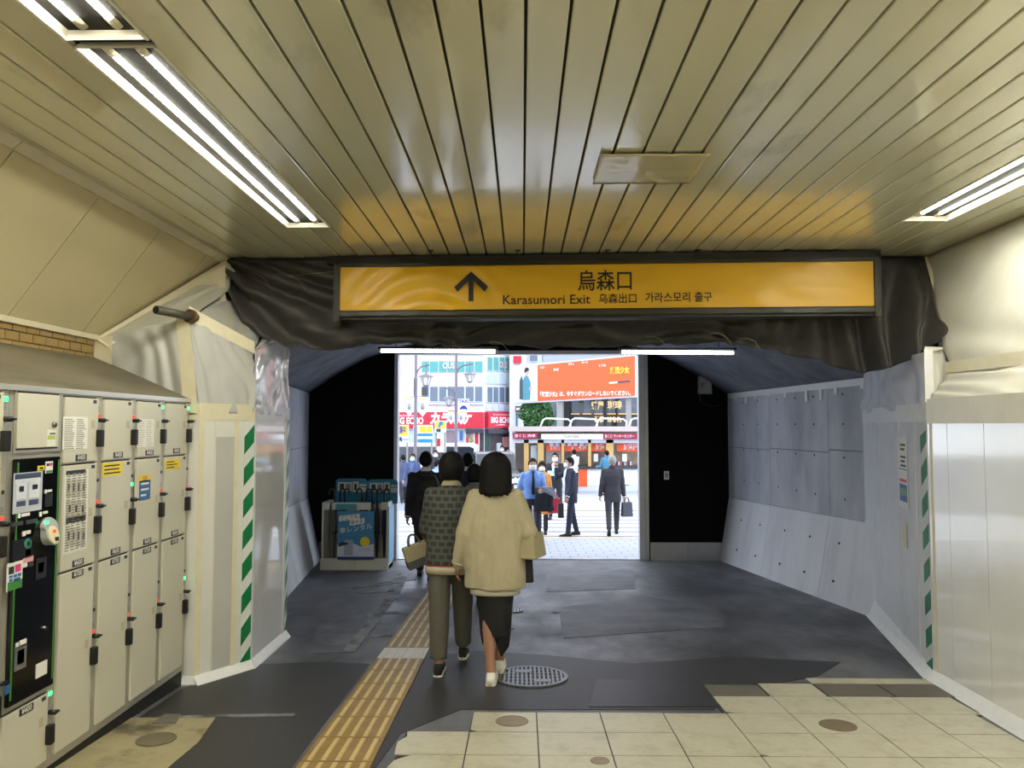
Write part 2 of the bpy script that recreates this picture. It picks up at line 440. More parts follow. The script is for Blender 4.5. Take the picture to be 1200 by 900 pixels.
def fixture(fx, y0, y1, label, n):
    t = thing('ceiling_light', label, 'ceiling light', (fx + .15, (y0 + y1) / 2, CZ), group='recessed twin-tube ceiling lights')
    x0, x1, H = fx + .004, fx + .296, .085
    bm = BM()                                          # tray: sloping sides, top, ends
    a = [(x0, y0, CZ), (x1, y0, CZ), (x1, y1, CZ), (x0, y1, CZ)]
    b = [(x0 + .05, y0 + .05, CZ + H), (x1 - .05, y0 + .05, CZ + H), (x1 - .05, y1 - .05, CZ + H), (x0 + .05, y1 - .05, CZ + H)]
    for i in range(4):
        j = (i + 1) % 4; d = Vector((0, 0, .012))
        hexa(bm, [a[i], a[j], b[j], b[i]], [Vector(a[i]) + d, Vector(a[j]) + d, Vector(b[j]) + d, Vector(b[i]) + d])
    obj('tray', bm, m_tray, t)
    obj('tray_back', bx(x0 + .045, x1 - .045, y0 + .04, y1 - .04, CZ + H - .002, CZ + H + .012), m_tray, t)
    for s in (0, 1):
        xx = x0 - .008 if s == 0 else x1 - .004
        obj('rim', bx(xx, xx + .012, y0, y1, CZ - .004, CZ + .01), m_tray, t)
    obj('center_ridge', prism(BM(), [(fx + .13, y0 + .06, CZ + H), (fx + .17, y0 + .06, CZ + H), (fx + .15, y0 + .06, CZ + H - .035)], (0, y1 - y0 - .12, 0)), m_tray, t)
    for s in (-1, 1):
        cx = fx + .15 + s * .062
        obj('tube', tube(BM(), [(cx, y0 + .10, CZ + .038), (cx, y1 - .10, CZ + .038)], .019, 12), m_tubelight, t, smooth=True)
        for yy in (y0 + .06, y1 - .06):
            obj('socket', tube(BM(), [(cx, yy - .018, CZ + .038), (cx, yy + .042 * (1 if yy < (y0 + y1) / 2 else 0) + .0, CZ + .038)] if yy < (y0 + y1) / 2 else [(cx, yy - .042, CZ + .038), (cx, yy + .018, CZ + .038)], .023, 12), m_socket, t, smooth=True)
for s, (fx, runs) in FIX.items():
    for i, (a, b) in enumerate(runs):  # last two of each row: unseen, put in to light the concourse
        where = ['nearest the dark portal curtain', 'above the viewer, next one back', 'unseen behind the viewer', 'unseen, furthest back'][i]
        fixture(fx, a, b, f'twin-tube fluorescent ceiling light in the {s} row, {where}', i)
# taped-over ventilation grille in the ceiling
vx0, vx1, vy0, vy1 = atY(700, 190, 4.0).x, atY(822, 190, 4.0).x, 3.80, 4.28
vent = thing('ceiling_vent', 'slotted ceiling vent sealed over with clear tape film', 'vent', ((vx0 + vx1) / 2, 4.03, CZ))
obj('grille_frame', bx(vx0 + .06, vx1 - .12, vy0 + .08, vy1 - .09, CZ - .012, CZ - .001), m_trim, vent)
for i in range(8):
    x = vx0 + .09 + i * .038
    obj('slot', bx(x, x + .018, vy0 + .12, vy1 - .13, CZ - .0135, CZ - .0115), M('vent_slot', (120, 108, 72), rough=.7), vent)
obj('film', grid(24, 12, lambda u, v: (vx0 + (vx1 - vx0) * u, vy0 + (vy1 - vy0) * v, CZ - .0155 - .003 * nz(u * 9, v * 5, 1) - (.004 * abs(nz(u * 30, v * 22, 5)) if u < .22 else 0))),
    M('clear_film_on_enamel', (196, 186, 148), rough=0.15, spec=0.7, var=0.03), vent, smooth=True, solid=.001)
# hooks screwed into the ceiling edge
m_hook = M('dark_wire', (40, 36, 30), rough=0.5, metal=0.4)
for i, (px, name) in enumerate(((505, 'left'), (607, 'second'), (712, 'third'), (817, 'fourth'), (921, 'fifth'))):
    p = atY(px, 303, 6.0); t = thing('ceiling_hook', f'small wire hook under the ceiling above the yellow sign, {name} from the left', 'hook', (p.x, 5.98, CZ), group='ceiling hooks')
    obj('base', bx(p.x - .02, p.x + .02, 5.96, 6.0, CZ - .006, CZ), m_hook, t)
    obj('wire', tube(BM(), [(p.x, 5.98, CZ), (p.x, 5.98, CZ - .02), (p.x - .012, 5.98, CZ - .035), (p.x - .010, 5.98, CZ - .055), (p.x + .008, 5.98, CZ - .06), (p.x + .012, 5.98, CZ - .04)], .003, 6), m_hook, t)
# sloping soffit on the left, panel by panel
soffit = struct('ceiling_slope', hexa(BM(), [(-2.43, -6, CZ + .03), (LX - .05, -6, 2.15 + .02), (LX - .05, PY + .1, 2.15 + .02), (-2.43, PY + .1, CZ + .03)],
                                      [(-2.43, -6, CZ + .09), (LX - .05, -6, 2.15 + .09), (LX - .05, PY + .1, 2.15 + .09), (-2.43, PY + .1, CZ + .09)]), m_groove)
y = 5.91 + .76
while y > -5.5:
    a, b = y - .756, y - .004
    b = min(b, PY + .05)
    hh = .022
    n = Vector((-(CZ - 2.15), 0, (-2.43 - LX))).normalized() * -1
    P = [(-2.44, a, CZ - .002), (LX - .0, a, 2.15 - .002), (LX - .0, b, 2.15 - .002), (-2.44, b, CZ - .002)]
    obj('panel', hexa(BM(), P, [(p[0], p[1], p[2] + .03) for p in P]), m_soffit, soffit)
    y -= .76
yb = -6
while yb < PY:
    ye = min(yb + 2.4, PY)
    obj('edge_trim', prism(BM(), [(-2.405, yb, CZ - .001), (-2.405, yb, CZ - .012), (-2.45, yb, CZ - .05), (-2.47, yb, CZ - .045), (-2.47, yb, CZ - .001)], (0, ye - yb - .006, 0)), m_trim, soffit)
    yb = ye
obj('lower_trim', prism(BM(), [(LX, -6, 2.13), (LX + .03, -6, 2.13), (LX + .03, -6, 2.165), (LX, -6, 2.165)], (0, 11.4, 0)), m_trim, soffit)
# walls
wall_left = struct('wall_left', bx(LX - .12, LX, -6, PY, -.4, 2.3), m_mortar)
bw, bh = .128, .058
bmesh_b = None
for r in range(4):
    for k in range(22):
        y0 = 3.1 + k * bw + (bw / 2 if r % 2 else 0); z0 = 1.915 + r * bh
        if y0 > 5.6: continue
        if bmesh_b is None:
            first = obj('brick', bx(-.01, .008, .003, bw - .003, .003, bh - .003), m_brick, wall_left, local=True, bevel=.002); bmesh_b = first
            o = first
        else:
            o = first.copy(); COL.objects.link(o)
        o.parent = wall_left; o.location = (LX + random.uniform(-.0015, .0015), y0, z0)
wall_right = struct('wall_right', bx(RX, RX + .12, -6, PY, -.4, CZ + .1), m_wallp)
wall_back = struct('wall_back', bx(-4.4, 4.4, -6.2, -6.0, -.4, CZ + .3), m_wallp)
# unseen shell added around everything to keep daylight out except through the exit
struct('wall_light_shield_roof', bx(-4.8, 4.8, -6.4, 12.3, 3.25, 3.7), m_vault)
struct('wall_light_shield_left', bx(-4.8, -4.4, -6.4, 12.3, -1.2, 3.3), m_vault)
struct('wall_light_shield_right', bx(4.4, 4.8, -6.4, 12.3, -1.2, 3.3), m_vault)

# ---------------------------------------------------------------- concrete passage
def RXw(Y): return 3.27 + (12.0 - Y) * .087          # right concrete wall line
def LXw(Y): return -3.38 + (12.0 - Y) * .15           # left concrete wall line
YN, YF = 6.72, 12.2
def side(name, X, sgn, z_knee, z_top, flare):
    o = struct(name, hexa(BM(), [(X(YN), YN, -.8), (X(YN) + sgn * .3, YN, -.8), (X(YF) + sgn * .3, YF, -.8), (X(YF), YF, -.8)],
                          [(X(YN), YN, z_top), (X(YN) + sgn * .3, YN, z_top), (X(YF) + sgn * .3, YF, z_top), (X(YF), YF, z_top)]), M('concrete_joint', (70, 72, 78), rough=.8))
    cuts = [YN, 8.9, 10.55, YF] if sgn > 0 else [YN, 8.3, 10.2, YF]
    for a, b in zip(cuts, cuts[1:]):                  # cast panels: wall above, sloped plinth below
        a += .004; b -= .004
        zm = (z_knee(a) + z_top) / 2 - .05
        for lo, hi in ((z_knee(a), zm), (zm, z_top)):
            q = [(X(a) - sgn * .02, a, lo + .004), (X(b) - sgn * .02, b, (z_knee(b) if lo < zm - .01 and lo == z_knee(a) else lo) + .004), (X(b) - sgn * .02, b, hi - .004), (X(a) - sgn * .02, a, hi - .004)]
            obj('concrete_panel', prism(BM(), q, (sgn * .06, 0, 0)), m_conc, o)
        q0 = [(X(a) - sgn * (flare + .02), a, fz(a) - .05), (X(b) - sgn * (flare + .02), b, fz(b) - .05), (X(b) + sgn * .05, b, fz(b) - .05), (X(a) + sgn * .05, a, fz(a) - .05)]
        q1 = [(X(a) - sgn * .022, a, z_knee(a)), (X(b) - sgn * .022, b, z_knee(b)), (X(b) + sgn * .05, b, z_knee(b)), (X(a) + sgn * .05, a, z_knee(a))]
        obj('plinth_panel', hexa(BM(), q0, q1), m_conc_lo, o)
    return o
wr = side('wall_passage_right', RXw, 1, lambda Y: .41 + (12 - Y) * .029, 2.05, .17)
wlf = side('wall_passage_left', LXw, -1, lambda Y: .41 + (12 - Y) * .02, 2.07, .22)
# form-tie holes in the concrete
m_hole = M('tie_hole', (36, 38, 44), rough=.9)
for Y in (8.55, 9.25, 9.75, 10.3, 10.95, 11.5):
    for z in (.72, 1.18, 1.55, 1.88):
        x = RXw(Y) - .0205
        obj('tie_hole', tube(BM(), [(x, Y, z), (x - .004, Y, z)], .013, 10), m_hole, wr)
for Y in (8.6, 9.3, 10.0, 10.8, 11.5):
    for k in (.25, .7):
        zk = .41 + (12 - Y) * .029; z = fz(Y) + (zk - fz(Y)) * k; x = RXw(Y) - .022 - .17 * (1 - k)
        obj('tie_hole', tube(BM(), [(x + .01, Y, z), (x - .006, Y, z)], .013, 10), m_hole, wr)
# curved vault above
def vault_pt(u, v):
    Y = YN + (YF - YN) * v
    prof = [(0, (LXw(Y) - .02, 2.06)), (.1, (LXw(Y) + .42, 2.36)), (.2, (LXw(Y) + .9, 2.62)), (.32, (LXw(Y) + 1.5, 2.82)), (.45, (LXw(Y) + 2.3, 2.93)),
            (.6, (RXw(Y) - 2.1, 2.93)), (.72, (RXw(Y) - 1.35, 2.78)), (.82, (RXw(Y) - .85, 2.56)), (.91, (RXw(Y) - .42, 2.32)), (1.0, (RXw(Y) + .02, 2.04))]
    return (pl([(a, b[0]) for a, b in prof], u), Y, pl([(a, b[1]) for a, b in prof], u))
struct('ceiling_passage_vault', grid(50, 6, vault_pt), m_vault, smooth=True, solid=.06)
# portal reveal: closes the gap between concourse and passage (hidden by the sheets)
struct('wall_portal_left', bx(-4.4, -2.52, PY + .12, PY + .3, -.5, 3.2), m_wallp)
struct('wall_portal_right', bx(3.75, 4.4, PY + .12, PY + .3, -.5, 3.2), m_wallp)
struct('wall_portal_head', bx(-4.4, 4.4, PY + .02, PY + .2, CZ - .1, 3.26), m_groove)
# exit wall painted black, opening in the middle
EY, OX0, OX1, OZ = 12.15, -2.02, 1.96, 2.72
ew = struct('wall_exit', bx(-4.4, OX0, EY, EY + .15, -1, 3.25), m_black)
obj('panel', bx(OX1, 4.4, EY, EY + .15, -1, 3.25), m_black, ew)
obj('lintel', bx(OX0, OX1, EY, EY + .15, OZ, 3.25), m_black, ew)
ed = struct('door_1', bx(OX0 - .005, OX0 + .05, EY - .03, EY + .18, -.62, OZ), m_alu)
obj('jamb', bx(OX1 - .12, OX1 + .005, EY + .02, EY + .18, -.62, OZ), m_alu, ed)
obj('jamb_edge', bx(OX1 - .03, OX1 + .02, EY - .03, EY + .05, -.62, OZ), m_steel, ed)
obj('head_rail', bx(OX0, OX1, EY - .02, EY + .18, OZ - .055, OZ), m_alu, ed)
for a, b in ((2.0, 2.58), (2.585, 3.2)):
    obj('kick_plate', bx(a, b, EY - .012, EY, -.64, -.29), m_steel, ew)
obj('kick_plate', bx(-3.2, -2.1, EY - .012, EY, -.64, -.29), M('dull_steel', (90, 92, 95), rough=.5, metal=.5), ew)
# ================================================================= HOARDINGS WRAPPED IN SHEETS
def vpanel(bm, p0, p1, z0, z1, th=.03, off=0.0, u0=0.0, u1=1.0):      # vertical slab over a plan line; z0=None follows the ground
    p0, p1 = Vector((*p0, 0)), Vector((*p1, 0)); d = (p1 - p0); n = Vector((d.y, -d.x, 0)).normalized()
    a, b = p0 + d * u0 + n * off, p0 + d * u1 + n * off
    za, zb = (fz(a.y) + .002, fz(b.y) + .002) if z0 is None else (z0, z0)
    z1a, z1b = z1 if isinstance(z1, tuple) else (z1, z1)
    back = n * -th
    q = [Vector((a.x, a.y, za)), Vector((b.x, b.y, zb)), Vector((b.x, b.y, z1b)), Vector((a.x, a.y, z1a))]
    return prism(bm, q, back)
def hazard(parent, p0, p1, u0, u1, z1, off=.004, period=.235, label='green and white diagonal hazard tape'):
    p0, p1 = Vector((*p0, 0)), Vector((*p1, 0)); d = (p1 - p0); n = Vector((d.y, -d.x, 0)).normalized()
    a, b = p0 + d * u0 + n * off, p0 + d * u1 + n * off
    z0 = max(fz(a.y), fz(b.y)) + .06
    base = obj('hazard_tape', prism(BM(), [(a.x, a.y, z0), (b.x, b.y, z0), (b.x, b.y, z1), (a.x, a.y, z1)], n * -.003), m_wtape, parent)
    base['label'] = label
    z = z0 - .12
    while z < z1:
        cl = lambda q: min(max(q, z0), z1)
        s, h = .09, period * .56
        q = [(a.x, a.y, cl(z)), (b.x, b.y, cl(z + s)), (b.x, b.y, cl(z + s + h)), (a.x, a.y, cl(z + h))]
        if cl(z + h + s) - cl(z) > .02:
            obj('green_stripe', prism(BM(), [Vector(p) + n * .0015 for p in q], n * -.0012), m_green, base)
        z += period
def drape(a, b, c, d, nrm, amp=.03, freq=9, nu=70, nv=36, seed=0, sag=0.0, diag=0.0, warp=1.0):
    nrm = Vector(nrm).normalized()
    def f(u, v):
        p = bil(a, b, c, d, u, v)
        e = min(1, 6 * min(v, 1 - v) + .25)
        w = u * freq + diag * v * freq + warp * 1.2 * nz(u * 2.1 + seed, v * 1.5, seed)
        q = math.sin(w * 2 * math.pi) * .5 + .8 * nz(u * freq * .9 + seed, v * 1.6 + seed, 3.1) + .35 * nz(u * freq * 2.5, v * 4 + seed, 7.7)
        return p + nrm * (amp * q * e) + Vector((0, 0, -sag * math.sin(math.pi * u) * v))
    return grid(nu, nv, f)

H0, H1, HC, HD = (-2.96, 5.37), (-2.27, 5.37), (-2.03, 5.81), (-2.085, 6.85)
HT = 1.62
hl = thing('site_hoarding', 'white sheet-wrapped hoarding with green striped corner beside the coin lockers', 'hoarding', (-2.3, 5.6, fz(5.6)))
obj('panel', vpanel(BM(), H0, H1, None, HT), m_film, hl)
obj('panel', vpanel(BM(), H1, HC, None, HT), m_film, hl)
o = obj('glossy_panel', vpanel(BM(), HC, HD, None, HT), m_gloss, hl)
for pa, pb, u0, u1 in ((H1, HC, .0, .10), (H1, HC, .62, .70), (H1, HC, .28, .29)):
    obj('tape', vpanel(BM(), pa, pb, None, HT, .002, .003, u0, u1), m_tape, hl)
obj('film_patch', vpanel(BM(), H1, HC, -.2, 1.45, .0015, .002, .3, .62), m_drape_g, hl)
for pa, pb in ((H0, H1), (H1, HC), (HC, HD)):
    obj('top_tape', vpanel(BM(), pa, pb, HT - .05, HT + .07, .004, .004), m_tape if pa != HC else m_tape_w, hl)
    obj('skirt', hexa(BM(), [(pa[0], pa[1], fz(pa[1]) + .001), (pb[0], pb[1], fz(pb[1]) + .001), (pb[0] + .05, pb[1] - .02, fz(pb[1]) + .001), (pa[0] + .05, pa[1] - .04, fz(pa[1]) + .001)],
                       [(pa[0], pa[1], fz(pa[1]) + .06), (pb[0], pb[1], fz(pb[1]) + .06), (pb[0] + .045, pb[1] - .02, fz(pb[1]) + .012), (pa[0] + .045, pa[1] - .04, fz(pa[1]) + .012)]), m_tape_w, hl)
hazard(hl, H1, HC, .80, .985, HT - .06)
hazard(hl, HC, HD, .93, 1.0, HT - .04)
obj('corner_tape', vpanel(BM(), HC, HD, None, HT, .003, .004, 0, .035), m_wtape, hl)
obj('edge_tape', vpanel(BM(), HC, HD, None, HT, .003, .004, .86, .90), m_tape_w, hl)
# loose sheets above the left hoarding
Vx = lambda p, z: Vector((p[0], p[1], z))
A0 = Vector((LX, 5.33, 2.14)); A1 = atY(222, 372, 5.36); CT = atY(298, 410, 5.80); DT = atY(337, 396, 6.85); PP = Vector((-2.40, 6.24, CZ - .01))
obj('draped_sheet', drape(Vx((LX, 5.36), HT), Vx(H1, HT), A1, A0, (0.2, -1, 0), .022, 3.5, seed=1.3), m_drape_g, hl, smooth=True, solid=.003)
obj('draped_sheet', drape(Vx(H1, HT), Vx(HC, HT), CT, A1, (.85, -.5, 0), .018, 3.2, seed=4.1, diag=.35), m_drape_g, hl, smooth=True, solid=.003)
obj('glossy_sheet', drape(Vx(HC, HT), Vx(HD, HT), DT, CT, (1, -.05, 0), .022, 3.0, seed=2.2), M('glossy_draped_film', (198, 198, 200), rough=.18, bump=.3, bscale=7, spec=.7), hl, smooth=True, solid=.003)
obj('sloping_sheet', drape(A0, A1, Vector((-2.35, 6.1, 2.62)), PP, (.5, -.6, .6), .012, 2.5, seed=6.0), m_drape, hl, smooth=True, solid=.003)
obj('sloping_sheet', drape(A1, CT, atY(306, 392, 6.25), Vector((-2.40, 6.2, 2.60)), (.6, -.5, .6), .014, 2.2, seed=8.0, diag=.4), m_drape, hl, smooth=True, solid=.003)
obj('sloping_sheet', drape(CT, DT, Vector((-2.10, 6.75, 2.33)), atY(312, 390, 6.3), (.8, -.5, .3), .012, 2.0, seed=9.0), m_drape, hl, smooth=True, solid=.003)
obj('tape_band', prism(BM(), [A1 + Vector((0, -.012, -.02)), CT + Vector((.006, -.012, -.03)), CT + Vector((.006, -.012, .06)), A1 + Vector((0, -.012, .08))], (.0, .004, .0)), m_tape, hl)
obj('tape_band', prism(BM(), [Vx(H1, HT) + Vector((-.10, -.02, 0)), Vx(H1, HT) + Vector((.0, -.025, 0)), A1 + Vector((.01, -.025, 0)), A1 + Vector((-.09, -.02, .0))], (0, .004, 0)), m_tape, hl)
obj('tape_band', prism(BM(), [A0 + Vector((.0, -.02, -.5)), A0 + Vector((.13, -.02, -.5)), A0 + Vector((.13, -.02, .02)), A0 + Vector((0, -.02, 0))], (0, .004, 0)), m_tape, hl)
S0, S1 = A0 + Vector((.02, -.03, .0)), PP + Vector((-.03, -.06, -.02))
obj('tape_band', prism(BM(), [S0, S1, S1 + Vector((.09, .0, -.09)), S0 + Vector((.09, 0, -.06))], (0, .004, 0)), m_tape, hl)
obj('tape_band', prism(BM(), [atY(238, 325, 5.98), atY(264, 310, 6.1), atY(264, 352, 6.02), atY(240, 362, 5.9)], (0, .004, 0)), m_tape, hl)
# pipe stub through the sheet
pA, pB = atY(224, 371, 5.34), atY(183, 363, 5.02)
pp = thing('pipe_stub', 'dark pipe stub poking out of the draped sheets above the lockers', 'pipe', pA)
m_pipe = M('pipe_grey', (88, 84, 72), rough=.5, metal=.3, var=.15)
d = (pA - pB).normalized()
obj('pipe', tube(BM(), [pA + d * .05, pB], .029, 16), m_pipe, pp, smooth=True)
obj('pipe_bore', tube(BM(), [pB - d * .001, pB + d * .002], .023, 16), M('pipe_bore', (20, 18, 15)), pp)
obj('flange', tube(BM(), [pA - d * .02, pA + d * .01], .05, 18), M('rusty_flange', (96, 76, 46), rough=.7, var=.3, scale=30), pp)

# right-hand hoarding
E0, E1, E2 = (2.66, 1.2), (2.89, 5.53), (3.66, 8.42)
hr = thing('site_hoarding', 'glossy white film-wrapped hoarding along the right side with striped corner', 'hoarding', (2.9, 5.5, fz(5.5)))
def rpanel(u0, u1, mat, pa=E0, pb=E1, name='glossy_panel', z1=1.60):
    return obj(name, vpanel(BM(), pb, pa, None, z1, .03, 0, 1 - u1, 1 - u0), mat, hr)
cuts = [0, .30, .58, .71, .83, .935, 1.0]
for i, (a, b) in enumerate(zip(cuts, cuts[1:])):
    rpanel(a + .0006, b - .0006, m_gloss)
obj('edge_tape', vpanel(BM(), E1, E0, None, 1.58, .003, .003, .008, .016), m_tape, hr)
obj('top_tape', vpanel(BM(), E1, E0, 1.545, 1.72, .004, .004), M('tape_lightened', (238, 234, 220), rough=.45), hr)  # same tape, colour lightened to stand in for light the face misses
obj('skirt', hexa(BM(), [(E0[0], E0[1], fz(E0[1])), (E1[0], E1[1], fz(E1[1])), (E1[0] - .06, E1[1], fz(E1[1])), (E0[0] - .06, E0[1], fz(E0[1]))],
                   [(E0[0], E0[1], fz(E0[1]) + .08), (E1[0], E1[1], fz(E1[1]) + .08), (E1[0] - .05, E1[1], fz(E1[1]) + .012), (E0[0] - .05, E0[1], fz(E0[1]) + .012)]), m_tape_w, hr)
obj('skirt', hexa(BM(), [(E1[0], E1[1], fz(E1[1])), (E2[0], E2[1], fz(E2[1])), (E2[0] - .07, E2[1], fz(E2[1])), (E1[0] - .06, E1[1], fz(E1[1]))],
                   [(E1[0], E1[1], fz(E1[1]) + .08), (E2[0], E2[1], fz(E2[1]) + .2), (E2[0] - .05, E2[1], fz(E2[1]) + .012), (E1[0] - .05, E1[1], fz(E1[1]) + .012)]), m_tape_w, hr)
m_satin = M('satin_white_panel', (226, 228, 233), rough=.3, bump=.1, bscale=4, spec=.5)
for a, b in ((0, .11), (.113, .30), (.303, .62), (.623, 1.0)):
    obj('panel', vpanel(BM(), E2, E1, None, 1.60, .03, 0, 1 - b, 1 - a), m_satin, hr)
hazard(hr, E2, E1, .935, .995, 1.5)
hazard(hr, E2, E1, 0.0, .035, 1.5)
for u in (.13, .33, .70):
    obj('tape', vpanel(BM(), E2, E1, None, 1.6, .003, .003, 1 - u - .012, 1 - u), m_tape_w, hr)
obj('top_tape', vpanel(BM(), E2, E1, 1.56, 1.70, .004, .004), m_tape_w, hr)
# notices on the splayed face
def vq(pa, pb, u0, u1, z0, z1, mat, name, parent, off):
    return obj(name, vpanel(BM(), pa, pb, z0, z1, .0015, off, u0, u1), mat, parent)
m_paper = M('notice_paper', (232, 230, 224), rough=.6, var=.02)
m_ink = M('printed_ink', (40, 40, 44), rough=.6)
m_blue = M('notice_blue', (48, 104, 168), rough=.5)
m_yellow = M('notice_yellow', (238, 212, 44), rough=.5)
m_red = M('sign_red', (204, 34, 52), rough=.5)
u = lambda px: 0
def u_on(px, pa, pb):                                # where along a plan line a pixel column falls
    lo, hi = 0.0, 1.0
    f = lambda t: (pa[0] + (pb[0] - pa[0]) * t) / (pa[1] + (pb[1] - pa[1]) * t)
    tgt = ray(px, 499).x / ray(px, 499).y
    inc = f(1) > f(0)
    for _ in range(40):
        m = (lo + hi) / 2
        if (f(m) < tgt) == inc: lo = m
        else: hi = m
    return lo
ua, ub = u_on(1052, E2, E1), u_on(1063, E2, E1)
yc = E2[1] + (E1[1] - E2[1]) * (ua + ub) / 2
zz = lambda py, Y: atY(600, py, Y).z
vq(E2, E1, ua, ub, zz(595, yc), zz(513, yc), m_paper, 'notice', hr, .005)
du = ub - ua
vq(E2, E1, ua + du * .12, ua + du * .88, zz(587, yc), zz(567, yc), m_blue, 'notice_print', hr, .007)
vq(E2, E1, ua + du * .2, ua + du * .8, zz(580, yc), zz(572, yc), M('notice_green', (120, 168, 120)), 'notice_print', hr, .009)
vq(E2, E1, ua + du * .15, ua + du * .85, zz(564, yc), zz(561, yc), m_red, 'notice_print', hr, .007)
vq(E2, E1, ua + du * .1, ua + du * .9, zz(550, yc), zz(549, yc), m_ink, 'notice_print', hr, .007)
for k, py in enumerate((520, 525, 534, 539, 544)):
    vq(E2, E1, ua + du * .3, ua + du * (.72 if k % 2 else .82), zz(py + 2.4, yc), zz(py, yc), m_ink, 'notice_print', hr, .007)
vq(E2, E1, u_on(1055, E2, E1), u_on(1060, E2, E1), zz(640, yc), zz(613, yc), M('torn_paper', (214, 204, 178)), 'torn_paper', hr, .006)
# sheets above the right hoarding
dE = lambda z: Vector((E1[0], E1[1], z))
obj('draped_sheet', drape(Vector((*E2, 1.66)), dE(1.66), dE(2.06), Vector((*E2, 2.10)), (-1, -.25, 0), .022, 4.5, seed=3.3), M('cool_draped_sheet', (204, 206, 213), rough=.4, bump=.25, bscale=8), hr, smooth=True, solid=.003)
ES = Vector((3.02, 5.45, 1.93)); ET = Vector((3.29, PY - .02, CZ - .01))
obj('draped_sheet', drape(dE(1.70), Vector((2.70, 1.2, 1.70)), Vector((3.02, 1.2, 1.90)), ES, (-.5, 0, .8), .012, 5, seed=5.5, diag=.5), m_drape, hr, smooth=True, solid=.003)
obj('draped_sheet', drape(ES, Vector((3.02, 1.2, 1.90)), Vector((3.30, 1.2, CZ - .01)), ET, (-1, 0, .2), .02, 2.2, seed=7.5, diag=.8, nu=90), m_drape, hr, smooth=True, solid=.003)
obj('tape_band', prism(BM(), [ES + Vector((-.03, 0, -.03)), Vector((2.99, 1.2, 1.87)), Vector((2.99, 1.2, 1.98)), ES + Vector((-.03, 0, .05))], (.004, 0, 0)), m_tape, hr)
obj('post_wrap', drape(dE(1.66), Vector((3.06, 5.5, 1.7)), Vector((3.10, 5.62, 2.1)), dE(2.1), (-.2, -1, 0), .015, 2.5, 26, 20, seed=1.0), m_drape, hr, smooth=True, solid=.003)
obj('post_side', drape(dE(2.06), Vector((*E2, 2.1)), Vector((3.75, 8.42, 2.14)), Vector((3.2, 5.6, 2.12)), (0, 0, 1), .01, 3, 30, 10, seed=1.0), m_drape, hr, smooth=True, solid=.003)
obj('edge_strip', prism(BM(), [ET + Vector((-.03, -.03, 0)), ET + Vector((.05, -.03, 0)), Vector((3.18, 5.6, 2.1)), Vector((3.10, 5.58, 2.06))], (0, .006, 0)), m_tape, hr)
obj('edge_strip', prism(BM(), [dE(1.7) + Vector((-.012, -.012, 0)), dE(1.7) + Vector((.05, -.012, 0)), dE(2.08) + Vector((.05, -.012, 0)), dE(2.08) + Vector((-.012, -.012, 0))], (0, .004, 0)), m_tape_w, hr)
obj('edge_strip', prism(BM(), [ES + Vector((-.02, -.02, -.2)), ES + Vector((.05, -.02, -.2)), Vector((3.16, 5.56, 2.12)), Vector((3.09, 5.54, 2.12))], (0, .005, 0)), m_tape, hr)

# ================================================================= BLACK PORTAL CURTAIN
hem = [(0, 262, 342, 6.16), (.035, 284, 384, 6.05), (.09, 335, 407, 6.2), (.16, 400, 409, 6.35), (.22, 442, 402, 6.5), (.30, 510, 407, 6.7), (.40, 580, 404, 6.72), (.52, 690, 408, 6.7), (.62, 770, 404, 6.7),
       (.70, 838, 402, 6.6), (.78, 900, 409, 6.5), (.84, 950, 421, 6.45), (.90, 1012, 439, 6.4), (.95, 1060, 424, 6.0), (1.0, 1110, 397, 5.60)]
def curt(u, v):
    X = -2.41 + (3.28 + 2.41) * u
    top = Vector((X, PY - .03, CZ - .012))
    px, py, yy = pl([(h[0], h[1]) for h in hem], u), pl([(h[0], h[2]) for h in hem], u), pl([(h[0], h[3]) for h in hem], u)
    py += 4 * nz(u * 25, 0, 2) + 2.5 * nz(u * 70, 1, 2)
    bot = atY(px, py, yy)
    p = top.lerp(bot, v)
    right = min(1, max(0, (u - .74) / .12)); left = min(1, max(0, (.30 - u) / .2))
    e = min(1, v * 5) * (1 - .3 * v)
    sag = math.sin(min(1, u / .32) * math.pi * .5)
    fl = math.sin((v * 3.2 - sag * 2.1 + .5 * nz(u * 5, v * 2, 4)) * 2 * math.pi) * .08
    fr = math.sin((u * 46 + 1.2 * nz(u * 9, v * 1.5, 8)) * math.pi) * .085 * (.35 + .65 * v)
    fm = .11 * nz(u * 10, v * 2.2, 9) + .06 * nz(u * 22 + v * 7, v * 5, 2) + .035 * math.sin((v * 4.4 + nz(u * 7, v, 1) * 1.6) * 2 * math.pi)
    dsp = e * (left * fl + right * fr + (1 - left) * (1 - right) * fm + .02 * nz(u * 40, v * 9, 3))
    return p + Vector((0, -dsp - .02 * math.sin(math.pi * v), 0))
curtain = thing('portal_curtain', 'black fabric bunched and hung across the top of the passage portal', 'curtain', (0.4, PY, CZ))
obj('fabric', grid(300, 46, curt), m_fabric, curtain, smooth=True, solid=.004)
obj('rail', bx(-2.42, 3.29, PY - .05, PY - .02, CZ - .03, CZ - .008), M('rail_black', (24, 22, 20), rough=.6), curtain)
m_cord = M('cord_white', (150, 140, 112), rough=.7)
for px, py in ((302, 322), (345, 326), (585, 402), (770, 396), (845, 392), (880, 398)):
    p = atY(px, py, 6.12); r = random.uniform
    obj('tie_cord', tube(BM(), [p + Vector((-.08, .03, .01)), p + Vector((-.03, 0, .012)), p, p + Vector((.03, 0, -.012)), p + Vector((.07, .0, -.05 - r(0, .03))), p + Vector((.09, .02, -.09))], .0018, 6), m_cord, curtain)
p0, p1 = atY(303, 322, 6.15), atY(392, 318, 6.15)
obj('tie_cord', tube(BM(), [p0, p0.lerp(p1, .5) + Vector((0, 0, -.02)), p1], .0018, 6), m_cord, curtain)

